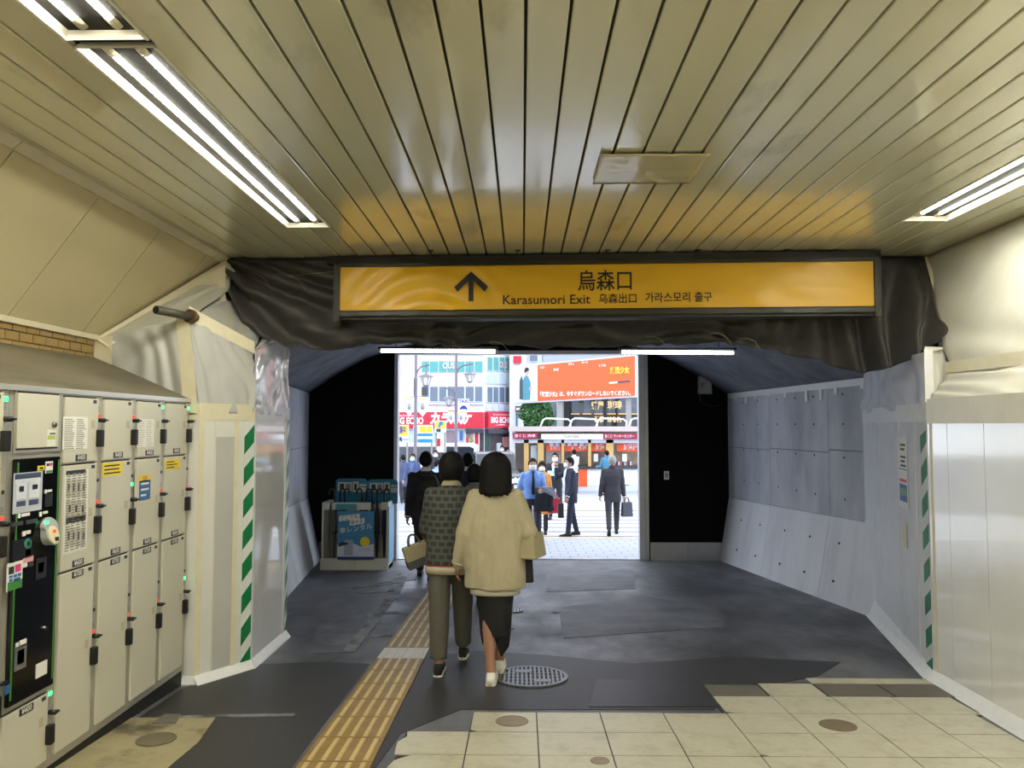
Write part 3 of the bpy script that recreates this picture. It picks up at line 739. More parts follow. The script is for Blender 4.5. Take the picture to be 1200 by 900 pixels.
# ================================================================= YELLOW EXIT SIGN
sgL, sgR = atY(392, 340, 6.16), atY(1028, 335, 5.98)
sdir = Vector((sgR.x - sgL.x, sgR.y - sgL.y, 0)); SW = sdir.length; sdir.normalize(); snrm = Vector((sdir.y, -sdir.x, 0))
sz0, sz1 = 2.385, 2.885
sign = thing('exit_sign', 'long yellow station exit sign with black lettering under the ceiling', 'sign', (sgL.x, sgL.y, sz0))
def sp(s, z, o=0.0): return Vector((sgL.x, sgL.y, 0)) + sdir * s + snrm * o + Vector((0, 0, z))
def sbox(s0, s1, z0, z1, o0, o1): return prism(BM(), [sp(s0, z0, o1), sp(s1, z0, o1), sp(s1, z1, o1), sp(s0, z1, o1)], snrm * (o0 - o1))
m_signframe = M('sign_wrap_dark', (38, 36, 26), rough=.45, bump=.5, bscale=22, var=.2)
obj('case', sbox(0.03, SW - .01, sz0, sz1, -.16, .0), m_signframe, sign, bevel=.006)
obj('top_rail', sbox(-.06, SW + .02, sz1 - .045, sz1 + .01, -.17, .03), M('rail_black', (24, 22, 20), rough=.6), sign)
yz0, yz1, ys0, ys1 = 2.455, 2.815, .045, SW - .02
def wave(s, z):
    t = (s - ys0) / (ys1 - ys0); v = (z - yz0) / (yz1 - yz0)
    g = math.exp(-((t - .17) / .12) ** 2) * math.sin((v * 1.6 + 7 * (t - .17) ** 2 * 12) * 2 * math.pi) * .010
    g2 = math.exp(-((t - .72) / .2) ** 2) * math.sin((t * 9 + v * .9) * 2 * math.pi) * .007
    return .012 + g + g2 + .007 * nz(t * 9 + v * .8, v * 1.6, 5) + .003 * nz(t * 26, v * 4, 2)
obj('yellow_face', grid(220, 20, lambda a, b: sp(ys0 + (ys1 - ys0) * a, yz0 + (yz1 - yz0) * b, wave(ys0 + (ys1 - ys0) * a, yz0 + (yz1 - yz0) * b))), M('sign_yellow_vinyl', (222, 172, 26), rough=.38, var=.03, scale=3), sign, smooth=True)
m_signblack = M('sign_lettering_black', (14, 12, 10), rough=.5)
for z0, z1 in ((yz0 - .05, yz0 + .004), (yz1 - .004, yz1 + .03)):
    obj('face_border', grid(160, 4, lambda a, b, z0=z0, z1=z1: sp(.03 + (SW - .04) * a, z0 + (z1 - z0) * b, .020 + .006 * nz(a * 40, b * 2, z0))), m_signframe, sign, smooth=True, solid=.004)
for s0, s1 in ((.0, .05), (SW - .03, SW + .02)):
    obj('face_border', sbox(s0, s1, sz0 - .01, sz1, .0, .03), m_signframe, sign)
def s_of(px, py):
    d = ray(px, py); o = Vector((sgL.x, sgL.y, 0))
    t = (o - _co).dot(snrm) / d.dot(snrm); p = _co + d * t
    return (p - o).dot(sdir), p.z
def signtext(body, px0, px1, py, size, bold=0.0):
    (a, za), (b, zb) = s_of(px0, py), s_of(px1, py)
    me = text_mesh(body, size, 'CENTER', 0, 0, bold, width=b - a)
    off = wl(sign)
    for v in me.vertices:
        s, z = (a + b) / 2 + v.co.x, (za + zb) / 2 + v.co.y
        v.co = sp(s, z, wave(s, z) + .005) - off
    me.materials.clear()
    return obj('lettering', me, m_signblack, sign)
signtext('烏森口', 678, 741, 331, .175, .0018)
signtext('Karasumori Exit', 589, 691, 352, .105, .0008)
signtext('乌森出口', 702, 746, 351, .085, .001)
signtext('가라스모리 출구', 756, 834, 349.5, .085, .001)
s, z = s_of(552.5, 337)
bm = BM()
for q in ([(-.02, -.115), (.02, -.115), (.02, .08), (-.02, .08)], [(0, .125), (0, .07), (-.11, -.04), (-.135, .0)], [(0, .125), (.135, .0), (.11, -.04), (0, .07)]):
    bm.faces.new([bm.verts.new(sp(s + a, z + b, .031)) for a, b in q])
obj('arrow', bm, m_signblack, sign)
for s in (.9, 1.9, 2.9, 3.9):
    obj('hanger', tube(BM(), [sp(s, sz1, -.08), sp(s, CZ + .01, -.08)], .008, 8), m_hook, sign)

# ================================================================= COIN LOCKERS
LF = -2.33
m_lock = M('locker_cream', (204, 200, 182), rough=.42, var=.025, scale=3)
m_lockf = M('locker_frame_grey', (176, 172, 160), rough=.35, metal=.35, var=.05)
m_gap = M('locker_gap', (50, 40, 34), rough=.7)
m_plate = M('price_plate', (48, 46, 46), rough=.45)
m_pltxt = M('price_lettering', (214, 212, 206), rough=.5)
m_ledg = M('led_green', (20, 230, 90), emit=2.2, ecol=(.05, 1.0, .28))
m_ledr = M('led_red', (230, 60, 40), emit=.5, ecol=(1.0, .12, .06))
m_plinth = M('black_plinth', (22, 21, 20), rough=.6)
m_lines = M('fine_print', (120, 116, 106), rough=.6)
CY = [3.06, 3.455, 3.855, 4.225, 4.595, 4.965, 5.345]
ZB, Z2, Z1, ZT = -.10, .79, 1.335, 1.685
def lbox(y0, y1, z0, z1, x0=0.0, x1=.004): return bx(LF + x0, LF + x1, y0, y1, z0, z1)
def linesheet(parent, y0, y1, z0, z1, n, x, cols=2, mat=m_lines):
    bm = BM(); random.seed(int(y0 * 1000 + z0 * 100))
    cw = (y1 - y0) / cols
    for c in range(cols):
        for i in range(n):
            z = z1 - (z1 - z0) * (i + .6) / n; w = cw * random.uniform(.5, .85)
            box(bm, LF + x, LF + x + .0006, y0 + c * cw + cw * .07, y0 + c * cw + cw * .07 + w, z, z + (z1 - z0) / n * .35)
    o = obj('fine_print', bm, mat, parent); o['kind'] = 'stuff'
def door(unit, y0, y1, z0, z1, led, price, hk=.40, plate_at='bottom', tagc=True):
    d = obj('door', lbox(y0 + .012, y1 - .058, z0 + .005, z1 - .008, -.01, .012), m_lock, unit, bevel=.003)
    obj('door_shadow_gap', lbox(y0 + .008, y1 - .05, z1 - .010, z1 - .001, -.004, .002), m_gap, unit)
    obj('door_edge', lbox(y1 - .062, y1 - .048, z0 + .005, z1 - .004, 0, .009), M('door_edge_cream', (212, 205, 174), rough=.4), d)
    ym = (y0 + y1) / 2 - .02
    zp = z0 + .012 if plate_at == 'bottom' else z1 - .045
    if price:
        obj('price_plate', lbox(ym - .05, ym + .05, zp, zp + .033, .012, .014), m_plate, d)
        letter(price, .036, (LF + .014, ym, zp + .0165), (0, 1, 0), (0, 0, 1), m_pltxt, d, lift=.001, bold=.0008)
    if tagc: obj('corner_plate', lbox(y1 - .105, y1 - .075, z1 - .034, z1 - .016, .012, .014), m_plate, d)
    zh = z0 + (z1 - z0) * hk
    lp = obj('lock_panel', lbox(y1 - .048, y1 - .012, zh - .07, min(zh + .26, z1 - .02), .0, .006), M('lock_panel_silver', (186, 184, 176), rough=.3, metal=.5), unit)
    obj('handle', lbox(y1 - .070, y1 - .034, zh - .06, zh + .034, .010, .042), m_blackp, d, bevel=.006)
    obj('key_knob', tube(BM(), [(LF + .004, y1 - .032, zh + .085), (LF + .04, y1 - .032, zh + .085)], .012, 10), m_blackp, lp, smooth=True)
    obj('key_bow', lbox(y1 - .034, y1 - .008, zh + .080, zh + .090, .03, .045), m_blackp, lp)
    big = led == 'G'
    obj('indicator_lamp', lbox(y1 - .044, y1 - .016, zh + (.165 if big else .10), zh + (.185 if big else .117), .006, .009), m_ledg if big else m_ledr, lp, bevel=.003)
    obj('keyhole', tube(BM(), [(LF + .004, y1 - .03, zh + .225), (LF + .009, y1 - .03, zh + .225)], .010, 10), M('keyhole_dark', (70, 64, 58), metal=.5), lp)
    linesheet(lp, y1 - .044, y1 - .018, zh + .125, zh + .16, 4, .0065, 1)
    obj('handle_label', lbox(y1 - .12, y1 - .085, zh + .04, zh + .085, .012, .0125), M('door_tag_print', (184, 178, 154), rough=.5), d)  # thin tan rectangle above the handle, darker than the door
    return d
leds = {0: 'GRR', 2: 'RRR', 3: 'RGR', 4: 'GRR', 5: 'GRG'}
desc = {0: 'cream coin locker column in front of the payment terminal, mostly cut off', 1: 'coin locker column holding the black touch-screen payment terminal', 2: 'cream coin locker column with instruction sheets right beside the payment terminal',
        3: 'cream coin locker column with a yellow notice, second past the terminal', 4: 'cream coin locker column with a blue and yellow poster on its middle door', 5: 'cream coin locker column at the hoarding end of the row'}
doors = {}
for c in range(6):
    y0, y1 = CY[c], CY[c + 1]
    un = thing('coin_locker', desc[c], 'locker', (LF - .3, (y0 + y1) / 2, fz((y0 + y1) / 2)), group='coin lockers along the left wall')
    obj('body', lbox(y0 + .001, y1 - .001, ZB - .04, ZT + .015, -.62, 0), m_lockf, un)
    obj('plinth', hexa(BM(), [(LF - .6, y0, fz(y0)), (LF - .012, y0, fz(y0)), (LF - .012, y1, fz(y1)), (LF - .6, y1, fz(y1))], [(LF - .6, y0, ZB - .04), (LF - .012, y0, ZB - .04), (LF - .012, y1, ZB - .04), (LF - .6, y1, ZB - .04)]), m_plinth, un)
    if c != 1:
        L3 = leds[c]
        d1 = door(un, y0, y1, Z1, ZT, L3[0], '¥400', .40)
        d2 = door(un, y0, y1, Z2, Z1, L3[1], '¥600', .40)
        d3 = door(un, y0, y1, ZB, Z2, L3[2], '¥700', .46, 'top')
        doors[c] = (d1, d2, d3, un)
    else:
        t1 = un; ty0, ty1 = y0, y1
for o in bpy.data.objects:
    pass
# small service door and lower door of the terminal column
y0, y1 = ty0, ty1
obj('door_frame', lbox(y0 + .03, y1 - .004, 1.405, 1.70, 0, .008), m_lockf, t1)
sd = obj('service_door', lbox(y0 + .045, y1 - .04, 1.425, 1.682, .004, .014), m_lock, t1, bevel=.003)
obj('door_shadow_gap', lbox(y0 + .045, y1 - .04, 1.682, 1.690, .006, .010), m_gap, t1)
obj('door_shadow_gap', lbox(y0 + .045, y1 - .04, 1.418, 1.425, .006, .010), m_gap, t1)
obj('lock', tube(BM(), [(LF + .012, y1 - .085, 1.535), (LF + .026, y1 - .085, 1.535)], [.016, .012], 14), M('chrome_lock', (150, 146, 138), rough=.2, metal=1), sd, smooth=True)
obj('sticker', lbox(y1 - .135, y1 - .065, 1.43, 1.512, .014, .015), m_paper, sd)
obj('sticker_print', lbox(y1 - .13, y1 - .07, 1.463, 1.484, .015, .0156), M('sticker_green', (176, 190, 90)), sd)
obj('sticker_print', lbox(y1 - .115, y1 - .07, 1.488, 1.495, .015, .0156), m_ink, sd)
door(t1, y0, y1, ZB, .235, 'G', '¥400', .42, 'top')
# the terminal itself
m_term = M('terminal_black_gloss', (8, 9, 9), rough=.12, spec=.6)
ty0, ty1, tz0, tz1 = y0 + .035, y1 - .03, .262, 1.378
tp = obj('payment_terminal', lbox(ty0, ty1, tz0, tz1, 0, .022), m_term, t1, bevel=.006)
tp['label'] = 'black glossy touch-screen payment terminal with green edges'
m_tgreen = M('terminal_green_edge', (56, 128, 44), rough=.4)
for yy in (ty0 + .006, ty1 - .022): obj('green_edge', lbox(yy, yy + .010, tz0 + .03, tz1 - .015, .0215, .024), m_tgreen, tp)
def tpx(px, py):                                      # a pixel on the terminal face
    p = atX(px, py, LF + .022); return p.y, p.z
def tquad(px0, py0, px1, py1, mat, name, lift=.001, th=.003):
    (ya, za), (yb, zb) = tpx(px0, py0), tpx(px1, py1)
    return obj(name, lbox(min(ya, yb), max(ya, yb), min(za, zb), max(za, zb), .022, .022 + th), mat, tp)
scr = tquad(16, 555, 48, 597, M('screen_lit', (176, 180, 186), rough=.2, emit=.10, ecol=(.75, .78, .85)), 'screen')
m_scrd = M('screen_dark_blue', (70, 80, 108), rough=.3); m_scrl = M('screen_light', (206, 208, 214), rough=.3, emit=.08, ecol=(.8, .82, .9))
for a in ((17, 556, 47, 559, m_scrd), (17.5, 561, 46.5, 563.5, m_scrl), (19, 566, 30, 584, m_scrl), (34, 564.5, 45, 582, m_scrl), (18.5, 588, 29, 592.5, m_scrd), (33, 586, 44, 590.5, m_scrd), (21.5, 570, 27, 576, m_scrd), (37, 568, 43, 573, m_scrd)):
    tquad(*a[:4], a[4], 'screen_tile', th=.0042)
tquad(44, 546, 51.5, 551, m_yellow, 'sticker'); tquad(45.5, 547.5, 50, 549.5, m_ink, 'sticker_print', th=.0036)
tquad(53.2, 541, 61, 554, m_paper, 'sticker'); tquad(54, 543, 57, 546, M('ic_black', (24, 40, 24)), 'sticker_print', th=.0036); tquad(57.6, 542.5, 60.6, 545.5, M('ic_pink', (220, 60, 130)), 'sticker_print', th=.0036); tquad(53.6, 551.5, 60.8, 553.8, M('ic_green', (60, 130, 60)), 'sticker_print', th=.0036)
tquad(8, 661, 25, 688, m_paper, 'sticker'); tquad(9.5, 665, 15.5, 672, M('ic_black', (24, 40, 24)), 'sticker_print', th=.0036); tquad(17, 662, 23.5, 669, M('ic_pink', (220, 60, 130)), 'sticker_print', th=.0036)
tquad(8.2, 683, 24.8, 688, M('ic_green', (60, 130, 60)), 'sticker_print', th=.0036)
for a in ((10, 675, 14, 677), (15, 673.5, 19, 676), (20, 672, 24, 674.5), (10, 679, 14, 681), (15, 678, 23, 679.5)): tquad(*a, m_blue, 'sticker_print', th=.0036)
m_tgrey = M('terminal_grey', (60, 62, 62), rough=.35)
tquad(52, 579, 60, 593, M('terminal_slot', (26, 27, 28), rough=.4), 'reader_pad', th=.006)
for a in ((21, 602, 23, 607, m_paper), (25, 602, 34, 604, m_paper), (46, 600, 48, 605, m_paper), (50, 599.5, 55, 601.5, m_paper), (26, 623, 29, 628, m_paper), (30.5, 622, 35, 625, m_paper), (52, 574, 54, 578, m_paper), (55, 574, 60, 576, m_paper),
          (26, 654, 38, 657, M('pink_strip', (224, 160, 170))), (25, 660, 31, 664, m_paper), (33, 659, 38, 663, m_tgrey), (42, 655, 53, 676, M('terminal_slot2', (34, 35, 36), rough=.35)), (44, 660, 50, 670, m_tgrey),
          (17, 759, 29.5, 781, M('coin_tray', (150, 150, 146), rough=.3, metal=.6)), (19.5, 763, 27, 776, M('coin_tray_in', (112, 112, 110), rough=.4, metal=.5)), (18, 754, 21, 759, m_paper), (23, 751, 30, 755, m_paper), (42, 779, 54, 789, m_paper), (5, 804.5, 10, 812, m_blue),
          (12, 613, 26, 615, m_tgrey), (30, 610, 43, 612, m_tgrey), (29, 645, 35, 650, m_tgrey), (14, 634, 36, 652, M('banknote_slot', (16, 17, 18), rough=.3))):
    tquad(*a[:4], a[4], 'terminal_detail', th=.0045)
(ya, za) = tpx(31, 637)
obj('coin_ring', tube(BM(), [(LF + .02, ya, za), (LF + .032, ya, za)], [.026, .022], 20), M('coin_ring_teal', (60, 140, 116), rough=.4), tp)
obj('coin_slot', tube(BM(), [(LF + .03, ya, za), (LF + .034, ya, za)], [.012, .012], 16), m_blackp, tp)
(ya, za) = tpx(51.5, 736)
obj('coin_return', tube(BM(), [(LF + .02, ya, za), (LF + .034, ya, za)], [.012, .010], 14), M('chrome_lock', (150, 146, 138), rough=.2, metal=1), tp)
# contactless reader: grey teardrop with a cream oval
yc_, zc_ = tpx(54.5, 624)
prof = []
for k in range(28):
    a = 2 * math.pi * k / 28
    prof.append((.052 * math.cos(a) * (1.0 if math.sin(a) < 0 else 1.0 + .12 * math.sin(a)), .062 * math.sin(a) if math.sin(a) < 0 else .075 * math.sin(a)))
P2 = [(min(.058, max(-.058, x * (1.25 if z > .02 else 1))), z) for x, z in prof]
bm = hexa(BM(), [(LF + .022, yc_ + x, zc_ + z) for x, z in P2], [(LF + .07 - .25 * (z + .06), yc_ + x * .92, zc_ + z * .95) for x, z in P2])
cr = obj('card_reader', bm, M('reader_grey', (168, 170, 168), rough=.35), t1, bevel=.004)
bm = hexa(BM(), [(LF + .05 - .25 * (z * .55 + .05), yc_ + x * .72, zc_ - .014 + z * .62) for x, z in prof], [(LF + .074 - .25 * (z * .62 + .046), yc_ + x * .72, zc_ - .014 + z * .62) for x, z in prof])
obj('reader_oval', bm, M('reader_cream', (226, 216, 176), rough=.4), cr)
bm = bx(LF + .060, LF + .0655, yc_ - .008, yc_ + .006, zc_ + .0, zc_ + .014); obj('reader_mark', bm, m_ledr, cr)
bm = bx(LF + .066, LF + .0745, yc_ - .003, yc_ + .016, zc_ - .04, zc_ - .022); obj('reader_mark', bm, M('ic_black', (24, 40, 24)), cr)
bm = bx(LF + .035, LF + .0495, yc_ - .044, yc_ - .026, zc_ + .046, zc_ + .058); obj('reader_lamp', bm, m_ledg, cr)
# notices stuck on the doors
def dquad(dr, px0, py0, px1, py1, mat, name, off=.0125, th=.0008):
    a, b = atX(px0, py0, LF + .012), atX(px1, py1, LF + .012)
    o = obj(name, lbox(min(a.y, b.y), max(a.y, b.y), min(a.z, b.z), max(a.z, b.z), off, off + th), mat, dr); return a, b
a, b = dquad(doors[2][0], 74, 488, 102, 526, m_paper, 'notice'); linesheet(doors[2][0], a.y + .005, b.y - .005, b.z, a.z - .01, 16, .0134, 2)
a, b = dquad(doors[2][1], 76, 552, 101, 643, m_paper, 'instruction_sheet')
m_ipanel = M('instruction_panel', (196, 192, 180)); 
for (q0, q1) in ((552, 554.5), (607, 609)):
    dquad(doors[2][1], 77, q0, 100, q1, m_ink, 'notice_print', .0134)
for r0, r1, n in ((562, 582, 4), (587, 606, 3), (619, 640, 4)):
    for i in range(n):
        w = 23 / n; dquad(doors[2][1], 77 + i * w + .5, r0, 77 + (i + 1) * w - .5, r1, m_ipanel, 'diagram_panel', .0134)
        dquad(doors[2][1], 77 + i * w + w * .4, r0 + 5, 77 + i * w + w * .65, r0 + 13, m_plate, 'diagram_print', .0144)
linesheet(doors[2][1], a.y + .01, b.y - .01, b.z + .01, a.z - .01, 30, .0150, 4)
for c, q in ((3, (120, 543, 143, 556)), (5, (193.5, 539, 210.5, 549))):
    a, b = dquad(doors[c][1], *q, m_yellow, 'yellow_notice'); linesheet(doors[c][1], a.y + .004, b.y - .004, b.z + .004, a.z - .008, 3, .0136, 1, m_ink)
a, b = dquad(doors[4][1], 158, 551, 182, 590, M('paper_backing', (206, 200, 180)), 'notice_backing')
a, b = dquad(doors[4][1], 163, 557.5, 175.5, 563.5, m_yellow, 'poster_yellow', .0134)
letter('注意', .03, (LF + .0144, (a.y + b.y) / 2, (a.z + b.z) / 2), (0, 1, 0), (0, 0, 1), m_red, doors[4][1], lift=.001)
a, b = dquad(doors[4][1], 163, 564, 175.5, 584.5, m_blue, 'poster_blue', .0134); linesheet(doors[4][1], a.y + .012, b.y - .012, b.z + .01, a.z - .004, 3, .0144, 1, m_paper)
a, b = dquad(doors[4][0], 161, 491, 180, 523, m_paper, 'notice'); linesheet(doors[4][0], a.y + .005, b.y - .005, b.z, a.z - .01, 12, .0134, 2, M('faint_print', (196, 190, 172)))
# sloping cover over the lockers
lr = thing('locker_cover', 'dark sloping sheet cover rising from the locker tops to the wall', 'cover', (LF - .3, 4.2, ZT + .02))
q = [(LF + .005, 3.05, ZT + .02), (LX + .012, 3.05, 1.995), (LX + .012, 5.35, 1.995), (LF + .005, 5.35, ZT + .02)]
obj('sheet', hexa(BM(), q, [(x, y, z + .012) for x, y, z in q]), M('cover_brown', (112, 104, 84), rough=.7, var=.14, scale=4, stretch=(3, .6, 1), dark=(84, 78, 62), dpos=(.45, .7)), lr)
obj('end_panel', prism(BM(), [(LF + .003, 5.343, ZT + .018), (LX + .012, 5.343, ZT + .018), (LX + .012, 5.343, 1.99)], (0, .006, 0)), m_lockf, lr)
obj('front_lip', bx(LF - .002, LF + .014, 3.05, 5.35, ZT + .008, ZT + .034), M('cover_lip_silver', (200, 198, 190), rough=.3, metal=.5), lr)

# ================================================================= PASSAGE FITTINGS
m_led = M('lit_work_tube', (250, 252, 255), emit=TUBE_STRENGTH, ecol=(.93, .97, 1.0))
for (pa, pb, y, lab) in (((443, 411), (584, 412), 7.6, 'bright slim tube light hanging at the left of the passage'), ((725, 412.5), (863, 413.5), 7.6, 'bright slim tube light hanging at the right of the passage')):
    a, b = atY(*pa, y), atY(*pb, y)
    t = thing('tube_light', lab, 'light', (a + b) / 2, group='work lights in the passage')
    obj('tube', tube(BM(), [a + Vector((.03, 0, 0)), b - Vector((.03, 0, 0))], .017, 12), m_led, t, smooth=True)
    for e, s in ((a, 1), (b, -1)):
        obj('end_cap', tube(BM(), [e, e + Vector((.032 * s, 0, 0))], .019, 12), m_white, t, smooth=True)
    obj('holder', bx(a.x, b.x, y - .012, y + .012, a.z + .018, a.z + .04), m_dkgrey, t)
    for k in (.15, .85):
        p = a.lerp(b, k); obj('hanging_wire', tube(BM(), [p + Vector((0, 0, .03)), Vector((p.x, y, 2.80))], .004, 6), m_hook, t)
a, b = atY(817, 441, EY), atY(833, 462, EY)
t = thing('electrical_box', 'grey wall-mounted electrical box high on the black exit wall', 'electrical box', ((a.x + b.x) / 2, EY, b.z))
obj('case', bx(a.x, b.x, EY - .09, EY, b.z, a.z), m_grey, t, bevel=.006)
obj('door', bx(a.x + .015, b.x - .015, EY - .097, EY - .09, b.z + .015, a.z - .015), M('box_door_grey', (166, 166, 162), rough=.45), t)
obj('latch', bx(a.x + .045, a.x + .06, EY - .105, EY - .095, b.z + .10, b.z + .18), m_dkgrey, t)
obj('cable', tube(BM(), [((a.x + b.x) / 2 - .08, EY - .02, b.z), ((a.x + b.x) / 2 - .06, EY - .02, b.z - .12), ((a.x + b.x) / 2 + .1, EY - .02, b.z - .2), (b.x + .2, EY - .02, b.z - .15), (b.x + .3, EY - .02, b.z - .02)], .008, 6), m_blackp, t)
a, b = atY(778, 552, EY), atY(784, 562, EY)
t = thing('wall_switch', 'small pale switch plate on the black exit wall', 'switch', ((a.x + b.x) / 2, EY, b.z))
obj('plate', bx(a.x, b.x, EY - .012, EY, b.z, a.z), m_white, t, bevel=.003)
obj('rocker', bx(a.x + .02, b.x - .02, EY - .018, EY - .01, b.z + .035, a.z - .035), m_grey, t)
# masking tape along the top of the right concrete wall
tb = thing('masking_strip', 'band of white masking tape with tabs along the right concrete wall', 'tape', (RXw(9), 9, 2.0))
def wq(Y0, Y1, z0, z1, off, mat, name):
    return obj(name, prism(BM(), [(RXw(Y0) - .022 - off, Y0, z0), (RXw(Y1) - .022 - off, Y1, z0), (RXw(Y1) - .022 - off, Y1, z1), (RXw(Y0) - .022 - off, Y0, z1)], (.002, 0, 0)), mat, tb)
wq(7.9, 12.1, 1.955, 2.055, .004, m_tape_w, 'band')
Y = 8.1
while Y < 12:
    h = random.uniform(.02, .13)
    wq(Y, Y + .07, 1.955 - h, 1.97, .007, m_tape_w, 'tape_tab')
    wq(Y + .22, Y + .28, 2.04, 2.055 + .0, .007, m_tape_w, 'tape_tab')
    x = RXw(Y + .15); obj('tape_tab', prism(BM(), [(x - .025, Y + .12, 2.05), (x - .025, Y + .19, 2.05), (x - .13, Y + .19, 2.125), (x - .13, Y + .12, 2.125)], (0, 0, .003)), m_tape_w, tb)
    Y += random.uniform(.35, .6)

# ================================================================= UMBRELLA RENTAL STAND
UY = 11.02
ux = lambda px: atY(px, 600, UY).x
uz = lambda py: atY(420, py, UY).z
x0, x1 = ux(379), ux(455); zb, zt = fz(11.2) + .002, uz(589)
us = thing('umbrella_stand', 'white and blue umbrella rental stand against the black wall', 'stand', ((x0 + x1) / 2, 11.2, fz(11.2)))
m_uw = M('stand_white', (206, 204, 190), rough=.5, var=.05)
m_teal = M('stand_teal', (26, 118, 146), rough=.45)
DPT = .42
obj('bottom_rail', bx(x0 - .03, (x0 + x1) / 2 - .004, UY - .02, UY + .03, zb, zb + .17), m_uw, us)
obj('bottom_rail', bx((x0 + x1) / 2 + .004, x1 + .005, UY - .02, UY + .03, zb, zb + .17), m_uw, us)
obj('base', bx(x0 - .02, x1, UY, UY + DPT, zb, zb + .06), m_uw, us)
obj('back_panel', bx(x0, x1, UY + DPT - .02, UY + DPT, zb, zt), m_uw, us)
for xa in (x0 - .02, x1 - .025): obj('side_panel', bx(xa, xa + .025, UY, UY + DPT, zb, zt), m_uw, us)
for xa, xb in ((x0, x0 + .085), (x0 + .13, x0 + .40), (x0 + .41, x0 + .68), (x1 - .10, x1 - .0)):
    obj('top_rail', bx(xa, xb, UY - .02, UY + .02, zt - .1, zt), m_uw, us)
obj('side_board', bx(x1 + .0, x1 + .012, UY, UY + DPT, zb + .1, zt - .06), M('stand_side_blue', (120, 176, 206), rough=.5), us)
pn = obj('poster', bx(ux(397), ux(439.5), UY - .055, UY - .04, uz(655), uz(598.5)), M('poster_blue_print', (62, 132, 172), rough=.5, var=.05), us)
pn['label'] = 'blue rental poster with white lettering and a yellow disc'
obj('poster_band', bx(ux(397), ux(439.5), UY - .058, UY - .054, uz(655), uz(651.5)), M('poster_navy', (36, 44, 110)), pn)
obj('poster_base', prism(BM(), [(ux(397), UY - .057, uz(651.5)), (ux(439.5), UY - .057, uz(651.5)), (ux(439.5), UY - .057, uz(636.5)), (ux(425), UY - .057, uz(640)), (ux(410), UY - .057, uz(634)), (ux(397), UY - .057, uz(637))], (0, .004, 0)), M('poster_pale', (206, 210, 226)), pn)
bm = BM(); tube(bm, [(ux(429), UY - .062, uz(634)), (ux(429), UY - .055, uz(634))], .068, 24); obj('poster_disc', bm, m_yellow, pn)
obj('poster_phone', bx(ux(405), ux(415), UY - .062, UY - .056, uz(650), uz(632)), M('poster_phone', (160, 164, 186)), pn)
bm = prism(BM(), [(ux(397.5), UY - .065, uz(640)), (ux(410), UY - .065, uz(637)), (ux(408), UY - .065, uz(635)), (ux(403), UY - .065, uz(634.5)), (ux(399), UY - .065, uz(636))], (0, .003, 0)); obj('poster_umbrella', bm, m_ink, pn)
for body, px, py, sz, mat in (('どこでも', 410.5, 606, .065, m_ink), ('返せる', 419.5, 611, .062, m_ink), ('傘レンタル', 418.5, 619, .095, m_paper)):
    if mat is m_ink:
        w = sz * len(body) * .56
        bm = prism(BM(), [(ux(px) - w, UY - .0575, uz(py) - .055), (ux(px) + w, UY - .0575, uz(py) - .02), (ux(px) + w, UY - .0575, uz(py) + .055), (ux(px) - w, UY - .0575, uz(py) + .02)], (0, .003, 0)); obj('poster_caption', bm, m_paper, pn)
    letter(body, sz, (ux(px), UY - .058, uz(py)), (1, 0, .16), (-.16, 0, 1), mat, pn, lift=.003, bold=.0004)
letter('アイカサ', .042, (ux(428), UY - .058, uz(643)), (1, 0, 0), (0, 0, 1), M('poster_grey_text', (110, 110, 130)), pn, lift=.003)
obj('small_board', bx(ux(394), ux(418), UY - .035, UY - .02, uz(597), uz(590.5)), M('stand_board_teal', (70, 140, 152), rough=.5), us)
def hboard(xa, xb, za, zc):
    r = .05; pts = [(xa, za), (xb, za)]
    for k in range(6): a = k / 5 * math.pi / 2; pts.append((xb - r + r * math.cos(a), zc - r + r * math.sin(a)))
    for k in range(6): a = math.pi / 2 + k / 5 * math.pi / 2; pts.append((xa + r + r * math.cos(a), zc - r + r * math.sin(a)))
    hb = obj('header_board', prism(BM(), [(x, UY + DPT - .06, z) for x, z in pts], (0, .02, 0)), m_teal, us)
    w = xb - xa; yy = UY + DPT - .063
    for f0, f1, g0, g1, mm in ((.07, .52, .50, .86, m_uw), (.55, .74, .46, .88, m_uw), (.77, .98, .70, .78, m_uw), (.77, .98, .46, .66, m_uw), (.33, .48, .55, .8, M('board_icon', (120, 126, 130))), (.6, .68, .54, .8, m_plate), (.13, .27, .56, .80, m_plate)):
        obj('board_print', bx(xa + w * f0, xa + w * f1, yy - (.001 if mm is not m_uw else 0), yy + .004, za + (zc - za) * g0, za + (zc - za) * g1), mm, hb)
hboard(ux(386), ux(423.5), zt - .05, uz(563)); hboard(ux(424.5), ux(461), zt - .05, uz(564))
